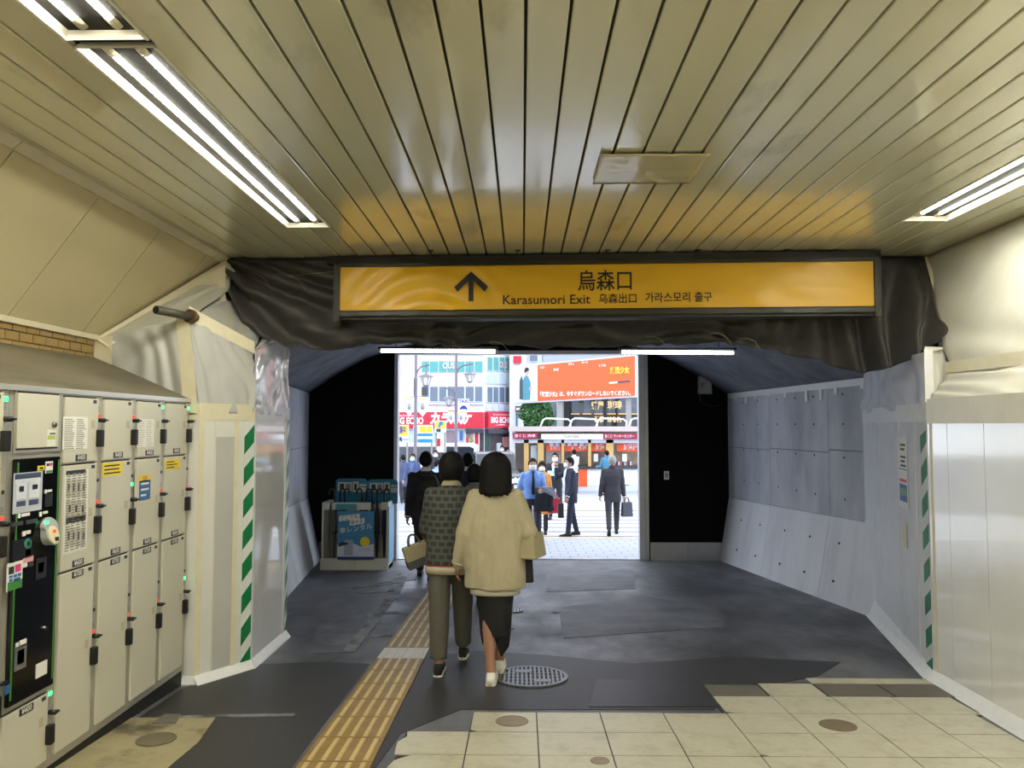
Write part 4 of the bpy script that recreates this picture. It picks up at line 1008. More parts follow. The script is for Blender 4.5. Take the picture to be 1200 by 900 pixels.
# umbrellas hooked over the rails
m_umb = {'g': M('umbrella_grey', (92, 92, 88), rough=.6), 'k': M('umbrella_black', (20, 20, 24), rough=.6), 'n': M('umbrella_navy', (22, 28, 60), rough=.6), 'p': M('umbrella_print', (44, 44, 50), rough=.6, var=.6, scale=40)}
cols = [(389.5, 'g', -1), (395.5, 'g', 1), (401, 'k', 1), (424, 'k', -1), (429.5, 'k', 1), (436, 'k', 1), (442.5, 'p', 1), (450.5, 'n', 1)]
uname = ['first', 'second', 'third', 'fourth', 'fifth', 'sixth', 'seventh', 'eighth']
for i, (px, mt, sd) in enumerate(cols):
    xx = atY(px + (3 if i < 3 else 0), 580, UY + .12).x; yy = UY + .10 + .02 * (i % 2); top = uz(579)
    cn = {'g': 'grey', 'k': 'black', 'n': 'navy', 'p': 'white-printed black'}[mt]
    t = thing('umbrella', f'closed {cn} umbrella with black crook handle in the rental stand, {uname[i]} from the left', 'umbrella', (xx, yy, zb + .1), group='umbrellas in the rental stand')
    pts = [(xx, yy, zt - .35), (xx, yy, top + .02)]
    for k in range(1, 8):
        a = math.pi * k / 7; pts.append((xx + sd * (.036 - .036 * math.cos(a)), yy, top + .02 + .045 * math.sin(a)))
    pts.append((xx + sd * .072, yy, top - .015))
    obj('handle', tube(BM(), pts, .014, 8), m_blackp, t, smooth=True)
    obj('canopy', tube(BM(), [(xx, yy, zt - .07), (xx, yy, zt - .13), (xx, yy, zt - .35), (xx, yy, zb + .16)], [.016, .030, .034, .010], 10), m_umb[mt], t, smooth=True)
    obj('strap', tube(BM(), [(xx, yy, zt - .42), (xx, yy, zt - .45)], [.036, .036], 10), m_blackp, t)
    obj('tip', tube(BM(), [(xx, yy, zb + .17), (xx, yy, zb + .07)], [.007, .004], 8), m_steel, t)
# ================================================================= OUTSIDE: PLAZA, CROSSING, BUILDINGS
m_pave = M('pale_paving', (172, 174, 184), rough=.7, var=.07, scale=14, bump=.1)
m_joint = M('paving_joint', (120, 122, 132), rough=.8)
m_road = M('street_asphalt', (136, 138, 148), rough=.75, var=.08, scale=5, bump=.15)
m_mark = M('road_marking', (236, 236, 236), rough=.6, var=.04)
m_walk = M('far_paving', (168, 170, 178), rough=.7, var=.06, scale=6)
def ground(x0, x1, y0, y1, top, th):
    ys = [y0] + [y for y in (16, 32) if y0 < y < y1] + [y1]
    bm = BM()
    for a, b in zip(ys, ys[1:]): sloped_box(bm, x0, x1, a, b, top - th, top)
    return bm
plaza = struct('floor_plaza', ground(-40, 40, 12.36, 15.9, 0, .3), m_joint)
# paving blocks of the plaza strip in front of the exit: laid one by one where they can be told apart
bwid, blen = .30, .30
pb = None
for j in range(11):
    y0 = 12.40 + j * blen
    for i in range(-9, 9):
        x0 = i * bwid - .12 + (.15 if j % 2 else 0)
        if pb is None:
            bm = bx(0, bwid - .012, 0, blen - .012, -.02, .004)
            for v in bm.verts: v.co.z -= .047 * v.co.y
            pb = obj('paving_block', bm, m_pave, plaza, local=True); o = pb
        else:
            o = pb.copy(); COL.objects.link(o); o.parent = plaza
        o.location = (x0, y0, fz(y0))
for xa, xb in ((-40, -2.85), (2.6, 40)):
    obj('paving', ground(xa, xb, 12.4, 15.88, .004, .02), m_pave, plaza)
m_tan = M('tan_kerb', (208, 186, 150), rough=.7)
obj('tactile_edge', ground(-40, 40, 15.62, 15.86, .008, .02), m_tan, plaza)
road = struct('floor_street', ground(-60, 60, 15.9, 22.6, -.01, .3), m_road)
cr = thing('zebra_crossing', 'white zebra crossing stripes on the grey street beyond the exit', 'crossing', (0, 16, fz(16)))
for k in range(7):
    y = 16.25 + k * .9
    obj('stripe', ground(-7.5, 7.5, y, y + .47, -.004, .01), m_mark, cr)
walk = struct('floor_far_pavement', ground(-2.2, 60, 22.6, 75, 0, .3), m_walk)
obj('kerb', ground(-2.2, 60, 22.5, 22.75, .015, .1), m_tan, walk)
struct('floor_far_street', ground(-60, -2.2, 22.6, 75, -.01, .3), m_road)

class Face:                                           # a vertical facade plane; marks are placed where they stand on it
    def __init__(s, p0, p1, parent):
        s.o = Vector((*p0, 0)); d = Vector((*p1, 0)) - s.o; s.len = d.length; s.d = d.normalized(); s.n = Vector((s.d.y, -s.d.x, 0)); s.parent = parent
    def sz(s, px, py):
        r = ray(px, py); p = _co + r * ((s.o - _co).dot(s.n) / r.dot(s.n)); return (p - s.o).dot(s.d), p.z
    def pt(s, a, z, o=0.0): return s.o + s.d * a + s.n * o + Vector((0, 0, z))
    def sbox(s, a0, a1, z0, z1, o0, o1, mat, name, parent=None):
        return obj(name, prism(BM(), [s.pt(a0, z0, o1), s.pt(a1, z0, o1), s.pt(a1, z1, o1), s.pt(a0, z1, o1)], s.n * (o0 - o1)), mat, parent or s.parent)
    def quad(s, px0, py0, px1, py1, o0, o1, mat, name, parent=None):
        xm, ym = (px0 + px1) / 2, (py0 + py1) / 2
        a0, a1, z1, z0 = s.sz(px0, ym)[0], s.sz(px1, ym)[0], s.sz(xm, py0)[1], s.sz(xm, py1)[1]
        return s.sbox(a0, a1, z0, z1, o0, o1, mat, name, parent)
    def poly(s, pts, o0, o1, mat, name, parent=None):
        q = [s.pt(*s.sz(*p), o1) for p in pts]
        return obj(name, prism(BM(), q, s.n * (o0 - o1)), mat, parent or s.parent)
    def text(s, body, px0, px1, py, h, mat, off, bold=0.0, parent=None, shear=0.0):     # h: em size in pixels
        (a, za), (b, zb) = s.sz(px0, py), s.sz(px1, py)
        sz = h * abs(s.sz((px0 + px1) / 2, py - .5)[1] - s.sz((px0 + px1) / 2, py + .5)[1])
        return letter(body, sz, s.pt((a + b) / 2, (za + zb) / 2, off), s.d, (0, 0, 1), mat, parent or s.parent, lift=.006, bold=bold * sz, width=b - a, shear=shear)

m_bwhite = M('facade_white', (232, 234, 238), rough=.5, var=.03)
m_bgrey = M('facade_pale_grey', (206, 210, 218), rough=.5, var=.04)
m_glassd = M('window_glass_dark', (96, 110, 128), rough=.08, spec=.6, var=.12, scale=.8)
m_glassl = M('window_glass_light', (186, 206, 218), rough=.08, spec=.6, var=.08, scale=.8)
m_teal2 = M('window_band_teal', (84, 160, 158), rough=.3)
m_sred = M('shop_sign_red', (208, 32, 58), rough=.45, var=.03)
m_wtxt = M('sign_white_lettering', (246, 246, 246), rough=.5)
m_ptxt = M('sign_pink_lettering', (238, 196, 206), rough=.5)
# ---- corner building with the karaoke sign
kb = thing('building', 'white corner building with long red karaoke sign and office windows', 'building', (-6, 55, fz(55)))
f1 = Face((-14, 55), (-2.77, 55), kb); f2 = Face((-2.77, 55), (-.95, 58.3), kb)
zg = fz(55)
obj('wall', prism(BM(), [f1.pt(0, zg), f1.pt(f1.len, zg), f2.pt(f2.len, zg), Vector((-.95, 66, zg)), Vector((-14, 66, zg))], (0, 0, 15)), m_bwhite, kb)
for a, b in zip((494, 503.5, 514, 524, 534, 545, 556), (503.5, 514, 524, 534, 545, 556, 566)):      # front windows, two storeys
    for y0, y1, mm in ((452.5, 471, m_glassd), (392, 416, m_glassl)):
        w = f1.quad(a, y0, b, y1, 0, .12, m_bgrey, 'window'); f1.quad(a + .9, y0 + .8, b - .9, y1 - .8, .1, .14, mm, 'pane', w)
    w = f1.quad(a, 423, b, 436.5, 0, .10, m_bgrey, 'window'); f1.quad(a + .5, 423.6, b - .5, 436, .08, .12, m_teal2, 'pane', w)
    f1.quad(b - .5, 436.5, b + .3, 452.5, 0, .1, m_bgrey, 'mullion')
for a, b in zip((569, 576, 583, 590), (576, 583, 590, 596.5)):
    for y0, y1, mm in ((453, 472, m_glassd), (437, 450, m_glassl), (418, 435, m_teal2)):
        w = f2.quad(a, y0, b, y1, 0, .12, m_bgrey, 'window'); f2.quad(a + .7, y0 + .8, b - .7, y1 - .8, .1, .14, mm, 'pane', w)
    f2.quad(a + .3, 474, b - .3, 482, 0, .1, M('facade_panel_blue', (206, 212, 232), rough=.4), 'facade_panel')
f1.text('OUS', 519, 533, 429, 10, m_ptxt, .16, .03); f2.text('OUS', 583, 592, 428, 10, m_ptxt, .16, .03)
f1.quad(494, 472, 567, 474, 0, .25, m_bgrey, 'cornice'); f1.quad(512, 474, 512.6, 482.5, 0, .03, m_bgrey, 'joint'); f1.quad(541, 474, 541.6, 482.5, 0, .03, m_bgrey, 'joint')
rs = f1.quad(440, 483, 567, 501.5, 0, .45, m_sred, 'sign_board'); rs['label'] = 'long red karaoke sign board with white lettering'
f1.text('Karaoke Entertainment', 463, 489, 487, 3.6, m_wtxt, .45, 0, rs)
f1.text('BIG ECHO', 464, 497, 493.5, 10.5, m_wtxt, .45, .035, rs)
f1.text('カラオケ', 504, 553, 491.5, 15, m_wtxt, .45, .05, rs, .15)
r2 = f2.quad(567.6, 483, 597.5, 501.5, 0, .35, m_sred, 'sign_board')
f2.text('Karaoke Entertainment', 573, 593, 486, 2.6, m_wtxt, .35, 0, r2); f2.text('BIG ECHO', 570.5, 595, 492.6, 9, m_wtxt, .35, .04, r2)
f2.poly([(574, 498.6), (583, 497.2), (592, 498.6), (583, 498.1)], .33, .37, m_wtxt, 'sign_swoosh', r2)
f1.quad(463, 427, 470, 439, 0, .3, M('hanging_sign_grey', (202, 206, 214)), 'hanging_sign'); f1.quad(464.5, 444, 468, 455, 0, .2, m_bgrey, 'hanging_sign')
f1.quad(474, 416, 480, 421, 0, .05, m_glassl, 'pane'); f1.quad(494.5, 454, 501, 463, .12, .2, m_dkgrey, 'wall_box')
# ground-floor shop
shop_w = m_bwhite
f1.quad(463, 502, 567, 504, 0, .2, m_bgrey, 'cornice')
m_shopdk = M('shop_interior_dark', (70, 58, 62), rough=.6, var=.5, scale=2.5)
for x0, x1, mm in ((463, 485, m_glassl), (486, 522, m_glassl), (523, 532.5, M('shutter_mauve', (150, 132, 142))), (534, 545, m_bgrey), (546, 556, M('shop_interior_mix', (196, 160, 150), var=.6, scale=3)), (556, 561, m_sred), (562, 567, m_shopdk)):
    f1.quad(x0, 505, x1, 544, .0, .08, mm, 'shop_front')
for x0 in (485, 522, 533, 545, 555.5, 561): f1.quad(x0, 503, x0 + 1, 545, .0, .2, m_bwhite, 'pillar')
f1.quad(546, 503, 567, 507.5, 0, .35, M('awning_dark', (60, 62, 72)), 'awning')
f1.quad(539, 505, 542, 516, .1, .3, m_blue, 'shop_banner')
f2.quad(568, 503, 597, 508, 0, .35, M('awning_dark', (60, 62, 72)), 'awning'); f2.quad(568, 508, 573.5, 544, 0, .06, M('shop_board_green', (40, 72, 62)), 'shop_front')
f2.quad(574.5, 508, 596, 544, 0, .05, m_shopdk, 'shop_front'); f2.quad(581, 519, 586, 534, .05, .12, M('shop_poster', (198, 208, 206)), 'shop_poster'); f2.quad(588, 512, 595, 524, .05, .12, M('shop_poster_pink', (214, 150, 150), var=.4, scale=4), 'shop_poster')
for k, c in enumerate(((220, 60, 60), (240, 200, 60), (90, 170, 90), (240, 240, 240))):
    f1.quad(547 + k * 2.2, 512 + (k % 2) * 6, 548.8 + k * 2.2, 522 + (k % 2) * 8, .08, .14, M('shop_goods_%d' % k, c), 'shop_poster')
# ---- slim pale building beside it
sb = thing('building', 'slim white building with teal glass strip right of the karaoke corner', 'building', (-.4, 57, fz(55)))
f3 = Face((-.95, 57), (.35, 57), sb)
obj('wall', prism(BM(), [f3.pt(0, zg), f3.pt(f3.len, zg), Vector((.35, 66, zg)), Vector((-.95, 66, zg))], (0, 0, 14)), m_bwhite, sb)
f3.quad(603.5, 430, 611, 472, 0, .1, m_glassl, 'window'); f3.quad(604, 476, 611, 483, 0, .5, m_dkgrey, 'hanging_sign'); f3.quad(605, 478, 610, 481, .5, .55, m_ptxt, 'sign_print')
f3.quad(604.5, 484, 606.5, 540, 0, .2, M('drain_teal', (70, 110, 132)), 'drainpipe')
f3.quad(601.5, 418, 611, 426, .1, .7, m_sred, 'hanging_sign')
# ---- pale office block far behind the billboard
ob = thing('building', 'grey office block with window bands rising behind the orange billboard', 'building', (6, 62, fz(55)))
f4 = Face((.4, 62), (14, 62), ob)
obj('wall', prism(BM(), [f4.pt(0, zg), f4.pt(f4.len, zg), Vector((14, 70, zg)), Vector((.4, 70, zg))], (0, 0, 18)), m_bgrey, ob)
for k in range(5):
    for y0, y1 in ((416, 424), (400, 409), (430, 438)):
        w = f4.quad(620 + k * 14, y0, 631 + k * 14, y1, 0, .1, m_bwhite, 'window'); f4.quad(621 + k * 14, y0 + .6, 630 + k * 14, y1 - .6, .08, .14, m_glassd, 'pane', w)
# ---- cafe building with dark glass and gold lettering, billboard on its front
cb = thing('building', 'cafe building with dark glass front and gold lettering above the kiosk', 'building', (4.5, 42, fz(42)))
f5 = Face((1.35, 42), (13, 42), cb)
obj('wall', prism(BM(), [f5.pt(0, zg), f5.pt(f5.len, zg), Vector((13, 50, zg)), Vector((1.35, 50, zg))], (0, 0, 7.2)), M('cafe_wall', (160, 164, 172), rough=.5), cb)
m_cafe = M('cafe_glass', (40, 44, 50), rough=.06, spec=.6, var=.35, scale=1.2)
f5.quad(652, 470, 660, 506, 0, .25, m_bgrey, 'pillar'); f5.quad(660, 466, 667, 506, 0, .3, M('cafe_pillar_dark', (34, 34, 38)), 'pillar')
for a, b in ((667, 708), (709.5, 748), (749.5, 790)):
    f5.quad(a, 464, b, 504, .0, .08, m_cafe, 'window_pane')
    for k in range(3):
        q0 = a + 3 + k * (b - a) / 3
        f5.quad(q0, 466, q0 + 8, 484, .08, .11, M('cafe_inner_panel', (88, 94, 102), rough=.2, var=.3), 'inner_panel')
        f5.quad(q0 - 1, 484.4, q0 + 9, 485.8, .08, .12, M('cafe_warm_light', (214, 168, 110), emit=.25, ecol=(1, .7, .4)), 'lit_ledge')
f5.quad(707.6, 464, 710, 504, 0, .2, M('cafe_pillar_dark', (34, 34, 38)), 'mullion'); f5.quad(660, 486.5, 790, 488, .05, .14, M('cafe_pillar_dark', (34, 34, 38)), 'transom')
m_gold = M('gold_lettering', (238, 200, 140), rough=.4, emit=.12, ecol=(1, .8, .5))
f5.text('椿屋', 692, 707, 476, 10, m_gold, .3, .03); f5.text('珈琲', 711, 728, 475.5, 10, m_gold, .3, .03)
f5.text('新橋', 696, 707, 492, 8, m_gold, .3, .03); f5.text('はなれ', 711, 727, 492, 8, m_gold, .3, .03)
bbd = thing('billboard', 'wide orange advertising billboard with white Japanese slogan above the kiosk', 'billboard', (3, 39.5, 3.0))
q = [(602, 430.5), (744.5, 417), (744.5, 463.5), (602, 471.5)]
B0, B1 = atY(602, 450, 40.4), atY(744.5, 450, 38.4)
f6 = Face((B0.x, B0.y), (B1.x, B1.y), bbd)
def f6z(px, t): return q[0][1] + (q[1][1] - q[0][1]) * (px - 602) / 142.5 if t else q[3][1] + (q[2][1] - q[3][1]) * (px - 602) / 142.5
m_or = M('billboard_orange', (232, 92, 42), rough=.5, var=.02)
def bpoly(x0, x1, g0, g1, o0, o1, mat, name, par=None):
    P = []
    for x, g in ((x0, g0), (x1, g0), (x1, g1), (x0, g1)):
        P.append((x, f6z(x, 0) + (f6z(x, 1) - f6z(x, 0)) * g))
    return f6.poly(P, o0, o1, mat, name, par)
bpoly(601.5, 750, -.04, 1.04, -.5, -.02, m_bgrey, 'frame')
face = bpoly(630, 744, 0, 1, -.02, .04, m_or, 'orange_face')
ph = bpoly(602.5, 630, 0, 1, -.02, .04, M('billboard_photo_pale', (206, 218, 224), var=.2, scale=1.2), 'photo_panel')
m_jk = M('print_blue_jacket', (70, 132, 150)); m_sk = M('print_skin', (206, 160, 136)); m_hr = M('print_hair', (40, 34, 34))
f6.poly([(613.5, 469), (621.5, 468.5), (622, 448), (619, 441), (615, 441), (613, 447)], .03, .06, m_jk, 'printed_figure', ph)
f6.poly([(616, 441), (619.5, 441), (620.3, 436), (618.5, 432.5), (616, 433)], .03, .065, m_sk, 'printed_figure', ph)
f6.poly([(615, 437), (617, 436), (620.5, 434), (619.5, 431), (616.5, 430.5), (615, 433)], .05, .075, m_hr, 'printed_figure', ph)
f6.poly([(609, 468), (613.5, 468.5), (613.5, 447), (611.5, 440), (609, 447)], .03, .055, M('print_dark', (60, 72, 84)), 'printed_shadow', ph)
f6.poly([(620, 455), (624, 453), (624, 455), (621, 457)], .05, .07, m_sk, 'printed_figure', ph)
f6.text('『放置少女』は、今すぐダウンロードしないでください。', 633.5, 739, 461.7, 6.2, m_wtxt, .05, .02, face)
r_ = letter  # slogan is set parallel to the board
lg = f6.text('放置少女', 715, 738, 434.5, 8, M('logo_gold', (236, 190, 60)), .06, .05, face)
f6.poly([(714, 448), (739, 445.6), (739, 447.6), (714, 450)], .04, .07, m_paper, 'store_badge', face)
f6.poly([(724, 447), (739, 445.6), (739, 447.6), (724, 449)], .06, .08, M('badge_dark', (70, 66, 80)), 'store_badge', face)
for bd, x0, x1, y in (('ぐだ！', 634, 639, 431), ('ほぼ', 649, 655, 433.5), ('ダウン', 666.5, 673, 427), ('ロード', 682, 689, 425), ('してね', 702, 710, 428.5)):
    f6.text(bd, x0, x1, y, 3.2, m_wtxt, .05, .02, face)
for px in (655, 735):
    a, z = f6.sz(px, 466); f6.sbox(a - .12, a + .12, fz(40), z, -.5, -.25, m_grey, 'support')
# ---- lottery kiosk
kk = thing('kiosk', 'lottery kiosk with white counter, gold posts and orange price posters', 'kiosk', (3, 33, fz(33)))
f7 = Face((-.45, 32), (11, 32), kk); zk = fz(32)
m_goldp = M('kiosk_gold_post', (196, 160, 98), rough=.5, var=.06); m_maroon = M('kiosk_maroon', (150, 24, 56), rough=.5)
obj('back_wall', bx(-.4, 11, 35.0, 35.3, zk, 1.45), M('kiosk_back', (206, 190, 176), var=.15, scale=2), kk)
obj('roof', bx(-.55, 11, 31.5, 35.4, 1.30, 1.50), M('kiosk_roof', (190, 176, 172)), kk)
obj('side_wall', bx(-.42, -.3, 32.2, 35.2, zk, 1.3), m_bwhite, kk)
f7.quad(601, 507.5, 629.5, 513.5, .3, .55, m_maroon, 'fascia_sign'); f7.quad(634, 508.5, 705, 514.5, .3, .55, m_white, 'fascia_sign'); f7.quad(705.5, 508, 790, 514, .3, .56, m_maroon, 'fascia_sign')
f7.quad(601, 514.5, 790, 519, .0, .3, m_bgrey, 'fascia_under')
f7.text('宝くじ ラッキーセンター', 707, 741, 511.2, 4, m_ptxt, .57, .02); f7.text('宝くじ 売場', 603, 627, 510.7, 3.8, m_ptxt, .56, .02); f7.text('TOPICKER', 659, 677, 511.6, 4, m_ink, .56)
for a, b, yb in ((614, 619.5, 575), (630, 637, 575), (657.5, 660.5, 546), (688.5, 692, 546), (709.5, 718, 546), (752, 758, 546)):
    f7.quad(a, 515, b, yb, .1, .3, m_goldp, 'post')
f7.quad(640, 549.5, 790, 574.5, -.6, .0, m_bwhite, 'counter'); f7.quad(640, 545.5, 790, 549.5, -.7, .12, M('counter_top_dark', (60, 58, 62), rough=.3), 'counter_top')
f7.quad(720, 554.5, 738.5, 570, .0, .03, m_bgrey, 'counter_panel'); f7.quad(722, 556, 737, 569, .02, .04, m_bwhite, 'counter_panel'); f7.quad(640, 568, 790, 576, -.5, .04, m_bgrey, 'counter_plinth')
f7.quad(678, 549, 688, 570, .03, .07, m_or, 'hanging_banner')
for a, b, tx in ((640, 657, '5億円'), (661.5, 688, '1等4億'), (692.5, 710, '5億'), (723, 750, '5億円')):
    p = f7.quad(a, 519.5, b, 529, -.1, -.06, m_or, 'price_poster'); f7.text(tx, a + (b - a) * .3, b - .8, 524.3, 8, m_ptxt, -.055, .04, p)
for k in range(7): f7.quad(644 + k * 7, 516, 648.5 + k * 7, 522.5, .02, .04, M('slip_pale_blue', (212, 214, 236)), 'hanging_slip')
for k in range(9): f7.quad(723 + k * 2.3, 540.5 + (k % 3) * .5, 724.8 + k * 2.3, 546, -.35, -.2, (m_maroon, m_bwhite, M('pamphlet_grey', (150, 140, 140)))[k % 3], 'pamphlet')
f7.quad(729.5, 532, 735, 541, -.1, -.08, m_white, 'window_notice'); f7.quad(696, 532, 701, 541, -.1, -.08, m_white, 'window_notice')
f7.quad(640, 529, 657, 545.5, -.15, -.12, M('kiosk_glass', (150, 150, 150), rough=.1, var=.2), 'window_pane'); f7.quad(718, 529, 752, 545.5, -.6, -.55, M('kiosk_inside', (176, 160, 132), var=.3, scale=4), 'window_pane')
f7.quad(622, 522, 629.5, 546, -.05, 0, m_bgrey, 'door'); f7.quad(625, 524, 629, 542, 0, .03, m_glassl, 'door_glass')
# white tube railing on the kiosk roof
rz = 1.5
for x0, x1 in ((.75, 1.9), (1.95, 3.0), (3.05, 4.2), (4.4, 6.0)):
    obj('railing', tube(BM(), [(x0, 31.9, rz), (x0 + .12, 31.9, rz + .28), (x0 + .25, 31.95, rz + .34), (x1, 31.95, rz + .30), (x1 + .12, 31.95, rz + .2), (x1 + .1, 31.9, rz)], .035, 8), m_white, kk, smooth=True)
# ---- tree between the buildings
tp_ = atY(630, 505, 41.0)
tr = thing('tree', 'dense round evergreen tree between the kiosk and karaoke building', 'tree', (tp_.x, 41.0, fz(41)))
obj('trunk', tube(BM(), [(tp_.x, 41, fz(41)), (tp_.x + .05, 41, .6), (tp_.x, 41, 1.6)], [.16, .13, .08], 10), M('bark', (92, 74, 60), rough=.9, var=.3), tr, smooth=True)
bm = BM(); random.seed(11)
for k in range(2600):
    a, b = random.uniform(0, 2 * math.pi), math.acos(random.uniform(-1, 1)); r = random.uniform(.55, 1) ** .6
    c = Vector((tp_.x + .92 * r * math.sin(b) * math.cos(a), 41 + .72 * r * math.sin(b) * math.sin(a), 1.95 + 1.1 * r * math.cos(b) * (1.1 if math.cos(b) > 0 else .9)))
    c += Vector((nz(c.x * 2, c.y * 2, c.z * 2), 0, nz(c.x * 2 + 9, c.y, c.z * 2))) * .28
    u = Vector((random.gauss(0, 1), random.gauss(0, 1), random.gauss(0, 1))).normalized(); w = u.orthogonal().normalized()
    s_ = random.uniform(.09, .17)
    bm.faces.new([bm.verts.new(c + u * s_), bm.verts.new(c + w * s_ * .5), bm.verts.new(c - u * s_), bm.verts.new(c - w * s_ * .5)])
lf = obj('foliage', bm, M('leaf_green', (70, 112, 62), rough=.5, var=.35, scale=3), tr); lf['kind'] = 'stuff'
# ---- street lamps
m_post = M('post_mauve_grey', (112, 104, 116), rough=.4, metal=.2)
m_lglass = M('lantern_glass', (206, 202, 196), rough=.2)
def lantern(par, x, y, zt, s):
    lt = obj('lantern', lathe(BM(), [(.03 * s, 0), (.40 * s, -.10 * s), (.42 * s, -.16 * s), (.30 * s, -.17 * s), (.16 * s, -.62 * s), (.02 * s, -.66 * s)], x, y, zt, 6), m_lglass, par)
    obj('lantern_cap', lathe(BM(), [(.02 * s, .12 * s), (.06 * s, .02 * s), (.42 * s, -.12 * s), (.44 * s, -.17 * s), (.02 * s, -.14 * s)], x, y, zt + .01, 6), m_post, lt)
    for k in range(6):
        a = 2 * math.pi * k / 6
        obj('lantern_rib', tube(BM(), [(x + .31 * s * math.cos(a), y + .31 * s * math.sin(a), zt - .17 * s), (x + .165 * s * math.cos(a), y + .165 * s * math.sin(a), zt - .63 * s)], .018 * s, 6), m_post, lt)
    obj('lantern_base', lathe(BM(), [(.18 * s, 0), (.18 * s, -.05 * s), (.05 * s, -.10 * s)], x, y, zt - .61 * s, 8), m_post, lt)
def shield(par, x0, x1, z0, z1, y, nm='banner'):
    w = x1 - x0; xm = (x0 + x1) / 2
    bn = obj(nm, prism(BM(), [(x0, y, z1), (x0, y, z0 + (z1 - z0) * .35), (x0 + w * .2, y, z0 + (z1 - z0) * .22), (xm, y, z0), (x1 - w * .2, y, z0 + (z1 - z0) * .22), (x1, y, z0 + (z1 - z0) * .35), (x1, y, z1)][::-1], (0, .02, 0)), m_white, par)
    obj('banner_band', bx(x0 + w * .08, x1 - w * .08, y - .006, y, z1 - (z1 - z0) * .14, z1 - (z1 - z0) * .03), M('banner_yellow', (226, 206, 120)), bn)
    bm = tube(BM(), [(xm, y - .012, z0 + (z1 - z0) * .38), (xm, y - .012, z0 + (z1 - z0) * .70)], .17 * w, 12); obj('banner_emblem', bm, M('banner_grey', (150, 150, 160)), bn, smooth=True)
    for k in range(5): z = z0 + (z1 - z0) * (.4 + k * .09); obj('banner_stripe', bx(x0 + w * .04, x0 + w * .24, y - .005, y, z, z + .02), M('banner_blue', (90, 120, 170)), bn)
def lamp_post(px, Y, label, lanterns, banners, extra=None):
    base = atY(px, 480, Y); X = base.x; g = fz(Y); zz_ = lambda py: atY(px, py, Y).z; xx_ = lambda q: atY(q, 480, Y).x
    t = thing('street_lamp', label, 'street lamp', (X, Y, g), group='street lamps')
    obj('pole', tube(BM(), [(X, Y, g), (X, Y, g + 1.0), (X, Y, g + 1.05), (X, Y, zz_(404))], [.085, .075, .06, .048], 12), m_post, t, smooth=True)
    obj('pole_base', lathe(BM(), [(.16, 0), (.15, .2), (.11, .3), (.09, .34)], X, Y, g, 12), m_post, t)
    for lx, ly, s in lanterns:
        x = xx_(lx); zt = zz_(ly); sg = 1 if x > X else -1
        obj('arm', tube(BM(), [(X, Y, zt - .12), (X + sg * .06, Y, zt + .12), (X + (x - X) * .5, Y, zt + .26), (x, Y, zt + .30), (x + sg * .12, Y, zt + .32)], .028, 8), m_post, t, smooth=True)
        obj('lantern_stem', tube(BM(), [(x, Y, zt + .42), (x, Y, zt)], .016, 6), m_post, t); lantern(t, x, Y, zt, s)
    for (a, b, c, d) in banners:
        shield(t, xx_(a), xx_(b), zz_(d), zz_(c), Y - .05)
        obj('banner_bracket', tube(BM(), [(X, Y, zz_(c - .4)), (xx_(a if a < px else b), Y, zz_(c - .4))], .018, 6), m_post, t)
    return t, X, zz_, xx_
t, X, zz_, xx_ = lamp_post(487, 26.3, 'mauve street lamp with one lantern and two shield banners, near the white van', [(499, 438.5, .62)], [(474, 485.5, 465.5, 488.5), (489, 502, 465.5, 488.5)])
obj('sign_box', bx(xx_(479), xx_(485), 26.2, 26.4, zz_(463), zz_(443)), m_bgrey, t); obj('sign_box_face', bx(xx_(480), xx_(484), 26.18, 26.2, zz_(461), zz_(447)), m_white, t)
t, X, zz_, xx_ = lamp_post(534.5, 28, 'mauve street lamp with two lanterns and taxi sign before the karaoke building', [(550.5, 436.5, .55), (526, 465, .5)], [(525, 532.5, 482, 497.5), (536, 545, 482, 497.5)])
ts = obj('taxi_sign', bx(xx_(537), xx_(550), 27.9, 27.94, zz_(482), zz_(467.5)), m_white, t); m_navy = M('taxi_blue', (40, 50, 140))
letter('TAXI', .175, ((xx_(537) + xx_(550)) / 2, 27.9, zz_(470.5)), (1, 0, 0), (0, 0, 1), m_navy, ts, lift=.006, bold=.006, width=(xx_(549) - xx_(538)))
cx, czz = (xx_(537) + xx_(550)) / 2, zz_(478.5)
obj('taxi_symbol', prism(BM(), [(cx + a, 27.894, czz + b) for a, b in ((-.13, -.06), (-.08, -.06), (-.08, -.035), (.08, -.035), (.08, -.06), (.13, -.06), (.13, .03), (.09, .045), (.06, .10), (-.06, .10), (-.09, .045), (-.13, .03))], (0, .006, 0)), m_navy, ts)
# ---- car-park sign boards
def board(px0, px1, py0, py1, Y, label, parts):
    a, b = atY(px0, py1, Y), atY(px1, py0, Y)
    t = thing('sign_board', label, 'sign', ((a.x + b.x) / 2, Y, fz(Y)), group='parking sign boards')
    for x in (a.x + .05, b.x - .05): obj('leg', bx(x - .03, x + .03, Y, Y + .06, fz(Y), b.z), m_grey, t)
    bd = obj('board', bx(a.x, b.x, Y - .03, Y + .02, a.z, b.z), m_white, t)
    for q0, r0, q1, r1, mm in parts:
        c, d = atY(q0, r1, Y), atY(q1, r0, Y); obj('board_print', bx(c.x, d.x, Y - .045, Y - .03, c.z, d.z), mm, bd)
    return t, bd
m_sky = M('board_sky_blue', (40, 140, 208)); m_byel = M('board_yellow', (246, 214, 40))
t, bd = board(463, 479, 498, 519, 27, 'yellow and white parking notice board at the left edge of the exit', [(464, 499, 478.3, 510, m_byel)])
p = atY(470.5, 504.5, 27); letter('募集中', .30, (p.x, 26.95, p.z), (1, 0, 0), (0, 0, 1), M('board_text_purple', (86, 90, 140)), bd, lift=.01, bold=.008, width=.33)
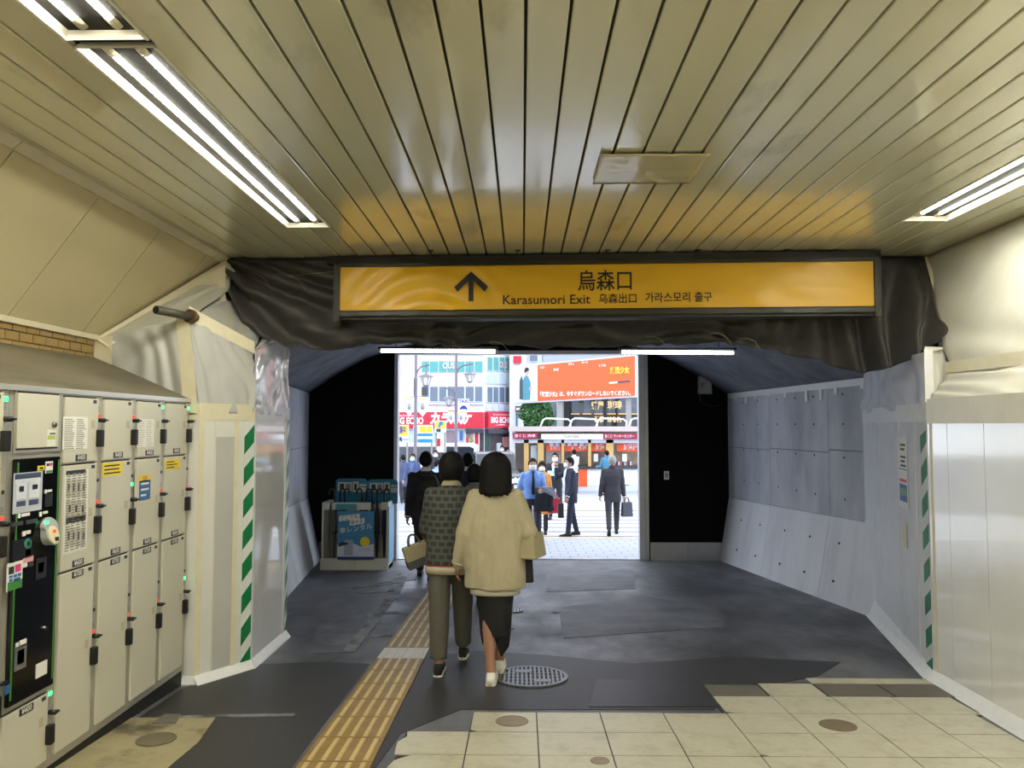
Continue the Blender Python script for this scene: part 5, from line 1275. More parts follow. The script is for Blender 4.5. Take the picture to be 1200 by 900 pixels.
p = atY(472, 515, 27); letter('A', .22, (p.x - .1, 26.96, p.z), (1, 0, 0), (0, 0, 1), m_navy, bd, lift=.012, bold=.012, shear=.25); letter('PARK', .12, (p.x + .1, 26.96, p.z), (1, 0, 0), (0, 0, 1), m_sky, bd, lift=.012)
board(484.5, 507.5, 498, 519, 27.3, 'blue and yellow striped parking tariff board behind the nearer street lamp', [(485.5, 499, 489, 510, m_byel), (492, 499.5, 499, 506.5, m_byel), (500, 499.5, 506.5, 506.5, m_byel), (489.5, 508, 507, 511, m_sky), (489.5, 514.5, 507, 518.5, m_sky)])
t, bd = board(509.5, 523, 493, 507, 29, 'small square yellow parking sign with blue letter P', [(510.5, 494, 522, 501.5, m_byel), (511.5, 502.5, 516.5, 506, m_dkgrey)])
p = atY(516, 497.8, 29); letter('P', .27, (p.x, 28.94, p.z), (1, 0, 0), (0, 0, 1), m_sky, bd, lift=.012, bold=.02, shear=.2)
t, bd = board(511, 523, 508, 530, 29.6, 'narrow white board with red panel below the yellow parking sign', [(511.5, 514, 516, 523, m_red)])
# ---- vehicles
m_tyre = M('tyre', (24, 24, 26), rough=.8)
def vehicle(name, label, cat, loc, rz, L, W, H, prof, col, roofprof):
    t = thing(name, label, cat, loc, rz)
    mb = M(name + '_paint', col, rough=.25, coat=.5, var=.02)
    def ext(pr, w, n, mt, nm, par=t, b=.05):
        bm = BM(); hexa(bm, [(x * L, -w / 2, z * H) for x, z in pr], [(x * L, w / 2, z * H) for x, z in pr]); return obj(nm, bm, mt, par, local=True, bevel=b)
    ext(prof, W, 0, mb, 'body')
    ext(roofprof, W * .86, 0, mb, 'cabin')
    gl = M('vehicle_glass', (44, 52, 60), rough=.05, spec=.7)
    zs = [z for x, z in roofprof]; z0, z1 = min(zs), max(zs)
    inner = [(x * .94 + (sum(a for a, b in roofprof) / len(roofprof)) * .06, z0 + (z - z0) * .82 + .02) for x, z in roofprof]
    ext(inner, W * .875, 0, gl, 'side_windows', b=0)
    xs = [x for x, z in roofprof]
    for sx in (-1, 1):
        e = [p for p in roofprof if (p[0] > 0) == (sx > 0)]
        e = sorted(e, key=lambda p: p[1]); lo, hi = e[0], e[-1]
        bm = BM(); d = Vector((sx * .012, 0, .008)); a = Vector((lo[0] * L, 0, lo[1] * H)); b = Vector((hi[0] * L, 0, hi[1] * H)); a2, b2 = a.lerp(b, .12), a.lerp(b, .9)
        P = [Vector((a2.x, -W * .38, a2.z)), Vector((a2.x, W * .38, a2.z)), Vector((b2.x, W * .36, b2.z)), Vector((b2.x, -W * .36, b2.z))]
        obj('windscreen', prism(bm, [p + d for p in P], d * -1.5), gl, t, local=True)
    for x in (-.31, .31):
        for s in (-1, 1):
            wh = obj('wheel', tube(BM(), [(x * L, s * (W / 2 - .2), .31), (x * L, s * (W / 2 + .01), .31)], .31, 20), m_tyre, t, local=True)
            obj('hub', tube(BM(), [(x * L, s * (W / 2), .31), (x * L, s * (W / 2 + .02), .31)], .18, 16), m_steel, wh, local=True)
    for s in (-1, 1):
        obj('headlight', bx(L / 2 - .08, L / 2 + .012, s * W * .36 - .17, s * W * .36 + .17, H * .36, H * .46), M('headlight', (220, 224, 230), rough=.1), t, local=True)
        obj('tail_light', bx(-L / 2 - .012, -L / 2 + .06, s * W * .4 - .1, s * W * .4 + .1, H * .4, H * .55), m_red, t, local=True)
        obj('mirror', bx(L * .22, L * .25, s * W * .52 - .08, s * W * .52 + .08, H * .55, H * .63), m_blackp, t, local=True)
    obj('number_plate', bx(L / 2, L / 2 + .02, -.17, .17, H * .2, H * .28), m_white, t, local=True)
    return t
van = [(-.5, .16), (.46, .16), (.5, .22), (.5, .45), (.44, .56), (-.5, .56)]
vp = atY(497, 540, 33)
vehicle('van', 'white van parked across the street behind the crowd', 'van', (vp.x, 33, fz(33)), math.pi, 4.6, 1.8, 1.95, van, (236, 236, 236), [(-.5, .55), (.43, .55), (.33, .97), (.26, 1.0), (-.46, 1.0), (-.5, .95)])
car = [(-.5, .18), (.46, .18), (.5, .24), (.5, .50), (.44, .56), (.22, .62), (-.34, .64), (-.5, .58)]
cp_ = atY(596, 560, 29)
vehicle('car', 'black taxi waiting behind the cream-coated woman', 'car', (cp_.x - .55, 29.5, fz(29)), -math.pi / 2 + .1, 4.4, 1.7, 1.62, car, (24, 26, 30), [(-.36, .62), (.24, .61), (.10, .97), (.04, 1.0), (-.22, 1.0), (-.28, .96)])
# red plastic road post at the left jamb
rp = atY(464.5, 560, 31.4)
t = thing('road_post', 'orange-red plastic road post at the left edge of the exit', 'road post', (rp.x, rp.y, fz(rp.y)))
obj('post', lathe(BM(), [(.055, .05), (.05, .5), (.05, .72), (.035, .76), (.005, .77)], rp.x, rp.y, fz(rp.y), 14), M('post_orange', (226, 66, 44), rough=.4), t, smooth=True)
obj('base', lathe(BM(), [(.14, 0), (.13, .04), (.06, .07)], rp.x, rp.y, fz(rp.y), 16), m_blackp, t)
for z in (.42, .60): obj('reflective_band', lathe(BM(), [(.0525, 0), (.0525, .07)], rp.x, rp.y, fz(rp.y) + z, 14), m_white, t)
# pale bollards beside the taxi
for k, (px, py) in enumerate(((604, 560), (608.5, 562))):
    p = atY(px, py, 25.2 - k * .3); t = thing('bollard', ['slim pale bollard behind the cream-coated woman, left one', 'slim pale bollard near the blue-shirted man, right one'][k], 'bollard', (p.x, p.y, fz(p.y)), group='pale bollards')
    obj('post', lathe(BM(), [(.05, 0), (.05, .78), (.04, .82), (.004, .84)], p.x, p.y, fz(p.y), 12), M('bollard_beige', (206, 196, 184)), t, smooth=True)
    obj('band', lathe(BM(), [(.053, .6), (.053, .66)], p.x, p.y, fz(p.y), 12), m_dkgrey, t)
# ================================================================= PEOPLE
def remesh(bm, voxel, smooth_it=4, fold=None):
    me = bpy.data.meshes.new('tmp'); bmesh.ops.recalc_face_normals(bm, faces=bm.faces); bm.to_mesh(me); bm.free()
    o = bpy.data.objects.new('tmp', me); COL.objects.link(o)
    r = o.modifiers.new('r', 'REMESH'); r.mode = 'VOXEL'; r.voxel_size = voxel; r.use_smooth_shade = True
    s = o.modifiers.new('s', 'SMOOTH'); s.iterations = smooth_it; s.factor = .5
    bpy.context.view_layer.update()
    out = bpy.data.meshes.new_from_object(o.evaluated_get(bpy.context.evaluated_depsgraph_get()))
    bpy.data.objects.remove(o); bpy.data.meshes.remove(me)
    if fold:
        nb = [v.normal.copy() for v in out.vertices]
        for v, n in zip(out.vertices, nb): v.co += n * fold(v.co)
    return out
def ell(bm, c, rx, ry, rz, seg=16, rings=10):
    c = Vector(c); R_ = []
    top = bm.verts.new(c + Vector((0, 0, rz))); bot = bm.verts.new(c - Vector((0, 0, rz)))
    for i in range(1, rings):
        a = math.pi * i / rings
        R_.append([bm.verts.new(c + Vector((rx * math.sin(a) * math.cos(2 * math.pi * k / seg), ry * math.sin(a) * math.sin(2 * math.pi * k / seg), rz * math.cos(a)))) for k in range(seg)])
    for k in range(seg):
        bm.faces.new((top, R_[0][k], R_[0][(k + 1) % seg])); bm.faces.new((bot, R_[-1][(k + 1) % seg], R_[-1][k]))
        for i in range(len(R_) - 1): bm.faces.new((R_[i][k], R_[i + 1][k], R_[i + 1][(k + 1) % seg], R_[i][(k + 1) % seg]))
    return bm
def eloft(bm, secs, seg=24, power=2.4):               # secs: (centre, half width, half depth) stacked rings
    rings = []
    for c, a, b in secs:
        c = Vector(c); ring = []
        for k in range(seg):
            t = 2 * math.pi * k / seg; ct, st = math.cos(t), math.sin(t)
            ring.append(bm.verts.new(c + Vector((a * math.copysign(abs(ct) ** (2 / power), ct), b * math.copysign(abs(st) ** (2 / power), st), 0))))
        rings.append(ring)
    for i in range(len(rings) - 1):
        for k in range(seg): bm.faces.new((rings[i][k], rings[i][(k + 1) % seg], rings[i + 1][(k + 1) % seg], rings[i + 1][k]))
    bm.faces.new(rings[0][::-1]); bm.faces.new(rings[-1])
    return bm
def limb(bm, pts, rs, seg=14):
    tube(bm, pts, rs, seg)
    for p, r in zip(pts, rs): ell(bm, p, r, r, r, 12, 8)
    return bm
def rotv(v, ax, deg): return Matrix.Rotation(R(deg), 3, ax) @ v

SKIN = M('skin_tone', (206, 160, 134), rough=.5, var=.05, scale=12)
SKIN_D = M('skin_tone_shade', (158, 116, 94), rough=.5, var=.05, scale=12)
HAIR_K = M('hair_black', (12, 11, 11), rough=.65, spec=.2, var=.35, scale=60, stretch=(1, 1, .15), bump=.3, bscale=90)
HAIR_G = M('hair_grey', (140, 138, 138), rough=.5, var=.2, scale=60, stretch=(1, 1, .2))
MASKW = M('mask_white', (232, 234, 238), rough=.7, var=.03)
MASKM = M('mask_mint', (168, 214, 206), rough=.7, var=.03)
def cloth(name, col, rough=.8, var=.1, scale=10): return M('cloth_' + name, col, rough=rough, var=var, scale=scale, bump=.12, bscale=60)

def hand(bm, w, d, n, s, curl=28):
    d = d.normalized(); n = (n - d * n.dot(d)).normalized(); l = d.cross(n)
    P = lambda a, b, c: w + (d * a + l * b + n * c) * s
    lo = [P(0, -.026, -.014), P(0, .026, -.014), P(0, .026, .014), P(0, -.026, .014)]; hi = [P(.085, -.04, -.012), P(.085, .04, -.012), P(.085, .04, .012), P(.085, -.04, .012)]
    hexa(bm, lo, hi)
    for i, (b, L) in enumerate(((-.030, .068), (-.010, .076), (.011, .072), (.030, .056))):
        p = P(.08, b, 0); dd = d.copy(); pts = [p]
        for k in range(3):
            dd = (Matrix.Rotation(R(curl * (.7 + .3 * k)), 3, l) @ dd); dd = dd if dd.dot(n) >= 0 or k else dd
            p = p + dd * L * (.42, .33, .25)[k] * s; pts.append(p)
        tube(bm, pts, [.0092 * s, .0088 * s, .008 * s, .006 * s], 8)
    t0 = P(.02, -.024, .004); t1 = P(.05, -.05, .016); t2 = P(.075, -.056, .03)
    tube(bm, [t0, t1, t2], [.013 * s, .0105 * s, .008 * s], 8)

def hair_mesh(c, s, style, seg=48, rows=22):
    c = Vector(c)
    def zmin(th):                                     # th: 0 front .. pi back
        f = abs(th) / math.pi
        if style == 'short': return s * pl([(0, .058), (.2, .05), (.33, .02), (.42, -.03), (.55, -.01), (.7, -.07), (1, -.088)], f)
        if style == 'bob': return s * pl([(0, .035), (.2, .03), (.3, -.09), (.5, -.115), (.75, -.10), (1, -.10)], f)
        return s * pl([(0, .035), (.2, .03), (.3, -.15), (.5, -.185), (.75, -.195), (1, -.20)], f)
    A, B, C_ = .091 * s, .108 * s, .128 * s
    if style == 'bob': A, B, C_ = .104 * s, .116 * s, .132 * s
    if style == 'long': A, B, C_ = .122 * s, .118 * s, .134 * s
    def f(u, v):
        th = (u - .5) * 2 * math.pi; zm = zmin(th)
        if v < .9:
            t = v / .9; z = C_ - (C_ - zm) * (1 - math.cos(t * math.pi / 2)) if zm > 0 else C_ - (C_ - zm) * (t ** 1.5)
            r = math.sqrt(max(0, 1 - (z / C_) ** 2)) if z > 0 else 1.0
            if z < 0 and style == 'bob': r = 1 - .32 * (abs(z) / (.115 * s)) ** 2 * (.6 + .4 * abs(th) / math.pi)
            if z < 0 and style == 'long': r = 1 + .06 * (abs(z) / (.2 * s))
            if z < 0 and style == 'short': r = 1 - .30 * (abs(z) / (.09 * s)) ** 1.5
        else:
            z = zm + .004 * s; t = (v - .9) / .1; r = (math.sqrt(max(0, 1 - (z / C_) ** 2)) if z > 0 else (.68 if style == 'bob' else .98 if style == 'long' else .7)) * (1 - .35 * t)
        rag = (.03 if style == 'long' else .005) * s * nz(u * 40, 1, 3) * max(0, v - .6) * 2.5
        q = 1 + .035 * nz(u * 26, v * 3, s) + .02 * nz(u * 60, v * 9, 2 * s) + (.06 * nz(u * 9, v * 5, 8 * s) if style == 'short' else 0)
        return c + Vector((-A * r * q * math.sin(th), B * r * q * math.cos(th) - (.012 * s if style != 'short' else .008 * s) - (max(0, -z) * .16 if style == 'long' else 0), z + rag))
    return grid(seg, rows, f)

def person(label, X, Y, rot, h=1.68, fem=False, legs=None, arms=None, lean=2, top=None, bottom=None, hair=('short', HAIR_K), mask=None, shoes=None, skin=SKIN,
           voxel=.014, group='pedestrians beyond the exit', foot_pitch=(0, 0), tops=None, sleeve=None, fold=None, hem=.80, collar=None, shirt=None, tie=None, skirt=None, leg_r=None, head_turn=0, ground=None, head_tilt=0, cuff_z=.085):
    s = h / 1.70
    g = fz(Y) if ground is None else ground
    t = thing('person', label, 'person', (X, Y, g), rot, group)
    legs = legs or {'L': (14, 4), 'R': (-12, 14)}
    arms = arms or {'L': (-10, 6, 18, 0), 'R': (12, 6, 20, 0)}
    hw, sw = (.085 if fem else .088) * s, (.165 if fem else .195) * s
    TH, SH, AH = .42 * s, .40 * s, .08 * s
    J = {}
    low = 1e9
    for k, sx in (('L', -1), ('R', 1)):
        hf, kf = legs[k][:2]; ad = legs[k][2] if len(legs[k]) > 2 else 0
        hip = Vector((sx * hw, 0, 0)); kn = hip + rotv(Vector((0, 0, -TH)), 'X', hf); an = kn + rotv(Vector((0, 0, -SH)), 'X', hf - kf)
        if ad: kn, an = hip + rotv(kn - hip, 'Y', sx * ad), hip + rotv(an - hip, 'Y', sx * ad)
        J[k] = [hip, kn, an, hf - kf]; low = min(low, an.z)
    hz = -low + AH
    for k in 'LR':
        for i in range(3): J[k][i] = J[k][i] + Vector((0, 0, hz))
    ln = math.tan(R(lean))
    def sp_(z): return Vector((0, (z * s - hz) * ln if z * s > hz else 0, z * s - (.90 * s - hz)))
    shz = 1.385
    for k, sx in (('L', -1), ('R', 1)):
        fl, ab, ef, ein = arms[k]
        sh = sp_(shz) + Vector((sx * sw * .93, 0, -.01 * s))
        d1 = rotv(rotv(Vector((0, 0, -1)), 'X', fl), 'Y', -sx * ab)
        d2 = rotv(d1, 'X', ef); d2 = rotv(d2, 'Z', sx * ein)
        el = sh + d1 * .285 * s; wr_ = el + d2 * .245 * s
        J['s' + k], J['e' + k], J['w' + k], J['d' + k] = sh, el, wr_, d2
    hc = sp_(1.70 - .122) + Vector((0, .018 * s, 0))
    # --- body: one continuous skin
    bm = BM(); w_ = .88 if fem else .95
    eloft(bm, [(sp_(.84), .150 * s * w_, .095 * s), (sp_(.95), .155 * s * w_, .10 * s), (sp_(1.07), .125 * s * w_, .085 * s), (sp_(1.27), .155 * s * w_, .10 * s), (sp_(1.40), .15 * s * w_, .075 * s), (sp_(1.45), .07 * s, .06 * s)])
    limb(bm, [sp_(1.40), sp_(1.47), hc - Vector((0, .008 * s, .06 * s))], [.055 * s, .052 * s, .052 * s])
    for k, sx in (('L', -1), ('R', 1)):
        limb(bm, [J['s' + k] - Vector((sx * .05 * s, 0, 0)), J['s' + k], J['e' + k], J['w' + k]], [.04 * s, .046 * s, .036 * s, .026 * s])
        limb(bm, J[k][:3], [.074 * s, .05 * s, .036 * s])
        an = J[k][2]; pit = foot_pitch[0 if k == 'L' else 1]
        fd = rotv(Vector((0, 1, 0)), 'X', pit); dn = rotv(Vector((0, 0, -1)), 'X', pit)
        limb(bm, [an + dn * .03 * s, an + dn * .05 * s + fd * .10 * s], [.034 * s, .026 * s])
        J['f' + k] = (an, fd, dn)
    hb = BM()
    ell(hb, hc + Vector((0, -.006 * s, .018 * s)), .077 * s, .096 * s, .102 * s); ell(hb, hc + Vector((0, .026 * s, -.045 * s)), .058 * s, .062 * s, .070 * s)
    limb(hb, [hc + Vector((0, .086 * s, .012 * s)), hc + Vector((0, .104 * s, -.022 * s))], [.010 * s, .016 * s], 8)
    ell(hb, hc + Vector((0, .085 * s, -.062 * s)), .022 * s, .010 * s, .008 * s, 10, 6)
    for sx in (-1, 1): ell(hb, hc + Vector((sx * .079 * s, -.004 * s, -.008 * s)), .010 * s, .020 * s, .032 * s, 10, 8)
    HT_ = Matrix.Translation(hc) @ Matrix.Rotation(R(head_turn), 4, 'Z') @ Matrix.Rotation(R(head_tilt), 4, 'X') @ Matrix.Translation(-hc)
    bmesh.ops.transform(hb, matrix=HT_, verts=hb.verts)
    tmp = bpy.data.meshes.new('tmp'); hb.to_mesh(tmp); hb.free(); bm.from_mesh(tmp); bpy.data.meshes.remove(tmp)
    me = remesh(bm, min(voxel, .011), 3)
    b2 = BM(); b2.from_mesh(me); bpy.data.meshes.remove(me)
    for k, sx in (('L', -1), ('R', 1)): hand(b2, J['w' + k] - J['d' + k] * .01, J['d' + k], Vector((-sx, .25, 0)), s)
    obj('body', b2, skin, t, local=True, smooth=True)
    # --- face
    for sx in (-1, 1):
        for nm, dz, rx, rz_, mt in (('eye', .014, .012, .006, m_ink), ('eyebrow', .034, .018, .004, hair[1])):
            e = ell(BM(), hc + Vector((sx * .031 * s, .083 * s, dz * s)), rx * s, .009 * s, rz_ * s, 10, 6); bmesh.ops.transform(e, matrix=HT_, verts=e.verts)
            obj(nm, e, mt, t, local=True, smooth=True)
    hm = hair_mesh(hc + Vector((0, -.004 * s, .010 * s)), s, hair[0]); bmesh.ops.transform(hm, matrix=HT_, verts=hm.verts)
    obj('hair', hm, hair[1], t, local=True, smooth=True)
    if mask:
        mk = grid(14, 8, lambda u, v: hc + Vector((math.sin((u - .5) * 2.5) * .074 * s, .020 * s + math.cos((u - .5) * 2.5) * (.085 + .012 * math.sin(math.pi * v)) * s, (-.002 - .092 * v) * s * (1 - .25 * abs(u - .5)))))
        bmesh.ops.transform(mk, matrix=HT_, verts=mk.verts)
        obj('face_mask', mk, mask, t, local=True, smooth=True, solid=.004)
    # --- upper garment
    if top:
        bm = BM()
        secs = tops or ([(hem, .150, .112), (.92, .158, .112), (1.05, .140, .100), (1.27, .165, .118), (1.37, .158, .098), (1.425, .115, .082), (1.46, .072, .066)] if fem else
                        [(hem, .180, .125), (.92, .182, .122), (1.06, .166, .112), (1.27, .194, .128), (1.36, .182, .108), (1.42, .125, .088), (1.465, .078, .070)])
        eloft(bm, [(sp_(z), a * s, b * s) for z, a, b in secs])
        sr = sleeve or ((.056, .050, .042, .038) if fem else (.062, .056, .050, .044))
        for k, sx in (('L', -1), ('R', 1)):
            a, e, w = J['s' + k], J['e' + k], J['w' + k]
            limb(bm, [a - Vector((sx * .06 * s, 0, -.0)), a, a.lerp(e, .55), e, e.lerp(w, .96)], [sr[0] * s * .95, sr[0] * s, (sr[0] + sr[1]) / 2 * s, sr[1] * s, sr[3] * s])
        f_ = fold or (lambda p: .005 * nz(p.x * 14, p.y * 14, p.z * 9) + .003 * nz(p.x * 30, p.y * 30, p.z * 12))
        obj(top[0], remesh(bm, voxel, 3, f_), top[1], t, local=True, smooth=True)
        for k in 'LR':
            e, w = J['e' + k], J['w' + k]
            obj('cuff', tube(BM(), [e.lerp(w, .93), e.lerp(w, .99)], [(sr[3] + .003) * s, (sr[3] + .002) * s], 14), collar or top[1], t, local=True, smooth=True)
        obj('collar', tube(BM(), [sp_(1.44) + Vector((0, .0, 0)), sp_(1.475) + Vector((0, .004, 0)), sp_(1.49) + Vector((0, .006, 0))], [.088 * s, .068 * s, .062 * s], 18), collar or top[1], t, local=True, smooth=True)
        if shirt:
            yb = lambda z: pl([(1.0, .116), (1.06, .118), (1.27, .136), (1.37, .116), (1.44, .088), (1.47, .074)], z) * (.92 if fem else 1.0)
            q = [(-.035, 1.47), (.035, 1.47), (.075, 1.40), (.05, 1.25), (.0, 1.08), (-.05, 1.25), (-.075, 1.40)]
            P = [sp_(z) + Vector((x * s, yb(z) * s + .004, 0)) for x, z in q]
            o = obj('shirt_front', prism(BM(), P, (0, .004, 0)), shirt, t, local=True)
        if tie:
            yb = lambda z: pl([(1.0, .124), (1.06, .126), (1.27, .146), (1.37, .126), (1.44, .10), (1.47, .086)], z)
            for za, zb_, wa, wb_ in ((1.455, 1.425, .022, .016), (1.425, 1.25, .014, .026), (1.25, 1.03, .026, .034), (1.03, .99, .034, .002)):
                P = [sp_(za) + Vector((-wa * s, yb(za) * s + .006, 0)), sp_(za) + Vector((wa * s, yb(za) * s + .006, 0)), sp_(zb_) + Vector((wb_ * s, yb(zb_) * s + .006, 0)), sp_(zb_) + Vector((-wb_ * s, yb(zb_) * s + .006, 0))]
                obj('tie', prism(BM(), P, (0, .006, 0)), tie, t, local=True)
    # --- lower garment
    if bottom:
        bm = BM()
        if skirt:
            secs = []
            for z, a, b in skirt:
                f = max(0, min(1, (.9 - z) / .82)); c = (J['L'][2] + J['R'][2]) / 2
                secs.append((Vector((c.x * f, c.y * f * .9 + 0, z * s)), a * s, b * s))
            eloft(bm, secs, power=2.2)
        else:
            eloft(bm, [(sp_(.80), .14 * s, .10 * s), (sp_(.90), .158 * s * (.97 if fem else 1), .112 * s), (sp_(1.02), .145 * s * (.93 if fem else 1), .10 * s)])
            lr_ = leg_r or (.086, .068, .054)
            for k in 'LR':
                a, kn, an = J[k][:3]
                end = kn.lerp(an, 1.0 - max(0, (cuff_z - .085)) / .40)
                limb(bm, [a - Vector((0, 0, .0)), a.lerp(kn, .5), kn], [lr_[0] * s, (lr_[0] + lr_[1]) / 2 * s, lr_[1] * s])
                tube(bm, [kn, kn.lerp(end, .5), end], [lr_[1] * s, (lr_[1] + lr_[2]) / 2 * s, lr_[2] * s], 14)
        obj(bottom[0], remesh(bm, voxel, 3, fold and (lambda p: .004 * nz(p.x * 20, p.y * 20, p.z * 7)) or (lambda p: .004 * nz(p.x * 16, p.y * 16, p.z * 8))), bottom[1], t, local=True, smooth=True)
    # --- shoes
    sm_up, sm_sole = shoes or (m_blackp, m_ink)
    for k in 'LR':
        an, fd, dn = J['f' + k]; lx = Vector((1, 0, 0)); base = an + dn * AH
        secs = [(-.075, .020, .035, .05), (-.065, .032, .036, .062), (-.02, .036, .040, .085), (.04, .038, .036, .072), (.10, .044, .026, .05), (.16, .042, .02, .04), (.195, .024, .014, .028)]
        def ring_mesh(scale_w, z0f, z1f):
            bm = BM(); rings = []
            for y, hw_, _, zt_ in secs:
                ring = []
                z0, z1 = z0f(zt_), z1f(zt_)
                for q in range(12):
                    a = 2 * math.pi * q / 12; cx, cz = math.cos(a), math.sin(a)
                    ring.append(bm.verts.new(base + fd * y * s + lx * (hw_ * scale_w * s * math.copysign(abs(cx) ** .7, cx)) - dn * ((z0 + z1) / 2 + (z1 - z0) / 2 * math.copysign(abs(cz) ** .7, cz)) * s))
                rings.append(ring)
            for i in range(len(rings) - 1):
                for q in range(12): bm.faces.new((rings[i][q], rings[i][(q + 1) % 12], rings[i + 1][(q + 1) % 12], rings[i + 1][q]))
            bm.faces.new(rings[0][::-1]); bm.faces.new(rings[-1]); return bm
        so = obj('shoe', ring_mesh(1.0, lambda zt_: .012, lambda zt_: zt_ + .02), sm_up, t, local=True, smooth=True)
        obj('sole', ring_mesh(1.10, lambda zt_: .0, lambda zt_: .026), sm_sole, so, local=True, smooth=True)
    t['_h'] = h
    del t['_h']
    J['sp'] = sp_; J['hc'] = hc; J['s'] = s; J['t'] = t
    def W(p): return Matrix.Rotation(rot, 3, 'Z') @ Vector(p) + Vector((X, Y, g))
    J['W'] = W
    return t, J

# ---- generic bags (things of their own)
def rbox(w, d, h, taper=.9): # bag shape, base at z=0
    return hexa(BM(), [(-w / 2, -d / 2, 0), (w / 2, -d / 2, 0), (w / 2, d / 2, 0), (-w / 2, d / 2, 0)], [(-w / 2 * taper, -d / 2 * .6, h), (w / 2 * taper, -d / 2 * .6, h), (w / 2 * taper, d / 2 * .6, h), (-w / 2 * taper, d / 2 * .6, h)])
def bag(label, top, rz, w, d, h, mat, strap_h, name='handbag', band=None, strap_mat=None, cat='bag', tilt=0, taper=.9):
    t = thing(name, label, cat, Vector(top) - Vector((0, 0, strap_h + h)), rz, 'bags carried by pedestrians')
    t.rotation_euler = (0, tilt, rz)
    obj('bag_body', rbox(w, d, h, taper), mat, t, local=True, bevel=.012)
    if band:
        k = .34; w2, d2 = w * (1 - (1 - taper) * k) + .006, d * (1 - .4 * k) + .006
        obj('base_panel', hexa(BM(), [(-w / 2 - .003, -d / 2 - .003, -.003), (w / 2 + .003, -d / 2 - .003, -.003), (w / 2 + .003, d / 2 + .003, -.003), (-w / 2 - .003, d / 2 + .003, -.003)], [(-w2 / 2, -d2 / 2, h * k), (w2 / 2, -d2 / 2, h * k), (w2 / 2, d2 / 2, h * k), (-w2 / 2, d2 / 2, h * k)]), band, t, local=True)
    for sy in (-1, 1):
        pts = []
        for k in range(11):
            a = math.pi * k / 10; pts.append((-w * .24 * math.cos(a), sy * d * .24 * (1 - .9 * math.sin(a)), h * .55 + (h * .45 + strap_h) * math.sin(a) ** .6))
        obj('handle', tube(BM(), pts, .008, 8), strap_mat or band or mat, t, local=True, smooth=True)
    return t

# ================================================================= THE COUPLE WALKING AHEAD
# left: short black bob, patterned grey cardigan
mk = bpy.data.materials.new('cardigan_monogram'); mk.use_nodes = True
nt = mk.node_tree; N_, L_ = nt.nodes, nt.links; bs = N_['Principled BSDF']; bs.inputs['Roughness'].default_value = .85
tc = N_.new('ShaderNodeTexCoord'); sx_ = N_.new('ShaderNodeSeparateXYZ'); cbx = N_.new('ShaderNodeCombineXYZ'); br = N_.new('ShaderNodeTexBrick')
L_.new(tc.outputs['Object'], sx_.inputs[0]); L_.new(sx_.outputs['X'], cbx.inputs['X']); L_.new(sx_.outputs['Z'], cbx.inputs['Y']); L_.new(cbx.outputs[0], br.inputs['Vector'])
br.inputs['Scale'].default_value = 1.0; br.inputs['Brick Width'].default_value = .060; br.inputs['Row Height'].default_value = .046; br.inputs['Mortar Size'].default_value = .010; br.inputs['Mortar Smooth'].default_value = .3
br.inputs['Color1'].default_value = (*lin((44, 46, 46)), 1); br.inputs['Color2'].default_value = (*lin((50, 52, 50)), 1); br.inputs['Mortar'].default_value = (*lin((76, 78, 74)), 1)
L_.new(br.outputs['Color'], bs.inputs['Base Color'])
m_cream = cloth('cream', (178, 170, 144)); m_trous = cloth('olive_grey', (88, 86, 78)); m_sole = M('sole_white', (214, 210, 198), rough=.6); m_canvas = M('canvas_black', (26, 25, 25), rough=.8)
XA, YA = atF(512, 783).x + .11, 5.72
pa, JA = person('woman with short black bob in a patterned grey cardigan, walking away with tote', XA, YA, .02, 1.60, True,
                legs={'L': (-4, 4), 'R': (20, 6)}, arms={'L': (12, 10, 58, 8), 'R': (2, 9, 10, 0)}, lean=2, top=('cardigan', mk), bottom=('trousers', m_trous), hair=('bob', HAIR_K), shoes=(m_canvas, m_sole), voxel=.010, group='couple walking towards the exit',
                tops=[(.84, .196, .135), (.95, .196, .132), (1.10, .186, .126), (1.25, .188, .128), (1.34, .172, .110), (1.41, .118, .085), (1.46, .074, .068)], sleeve=(.062, .062, .054, .046), fold=lambda p: .006 * nz(p.x * 9, p.y * 9, p.z * 7) + .004 * nz(p.x * 22, p.y * 22, p.z * 16),
                leg_r=(.098, .082, .066), collar=m_cream, foot_pitch=(0, -6), skin=SKIN_D, cuff_z=.13)
s = JA['s']; S_ = JA['sp']
for z0, z1, mt, nm, a in ((.775, .835, m_cream, 'hem_band', .199), (.832, .845, M('red_trim', (128, 34, 40), rough=.8), 'red_stripe', .2015)):
    obj(nm, eloft(BM(), [(S_(z0), a * s, .138 * s), (S_(z1), (a + .001) * s, .139 * s)], 40), mt, pa, local=True, smooth=True)
w = JA['W'](JA['eL'].lerp(JA['wL'], .62))
bag('cream canvas tote with dark base hanging from the patterned cardigan arm', w + Vector((-.05, .0, .0)), .35, .19, .11, .165, M('canvas_cream', (146, 136, 108), rough=.85, var=.06, scale=30), .075, 'tote_bag', M('tote_dark', (70, 72, 70), rough=.8), tilt=-.32, taper=1.06)
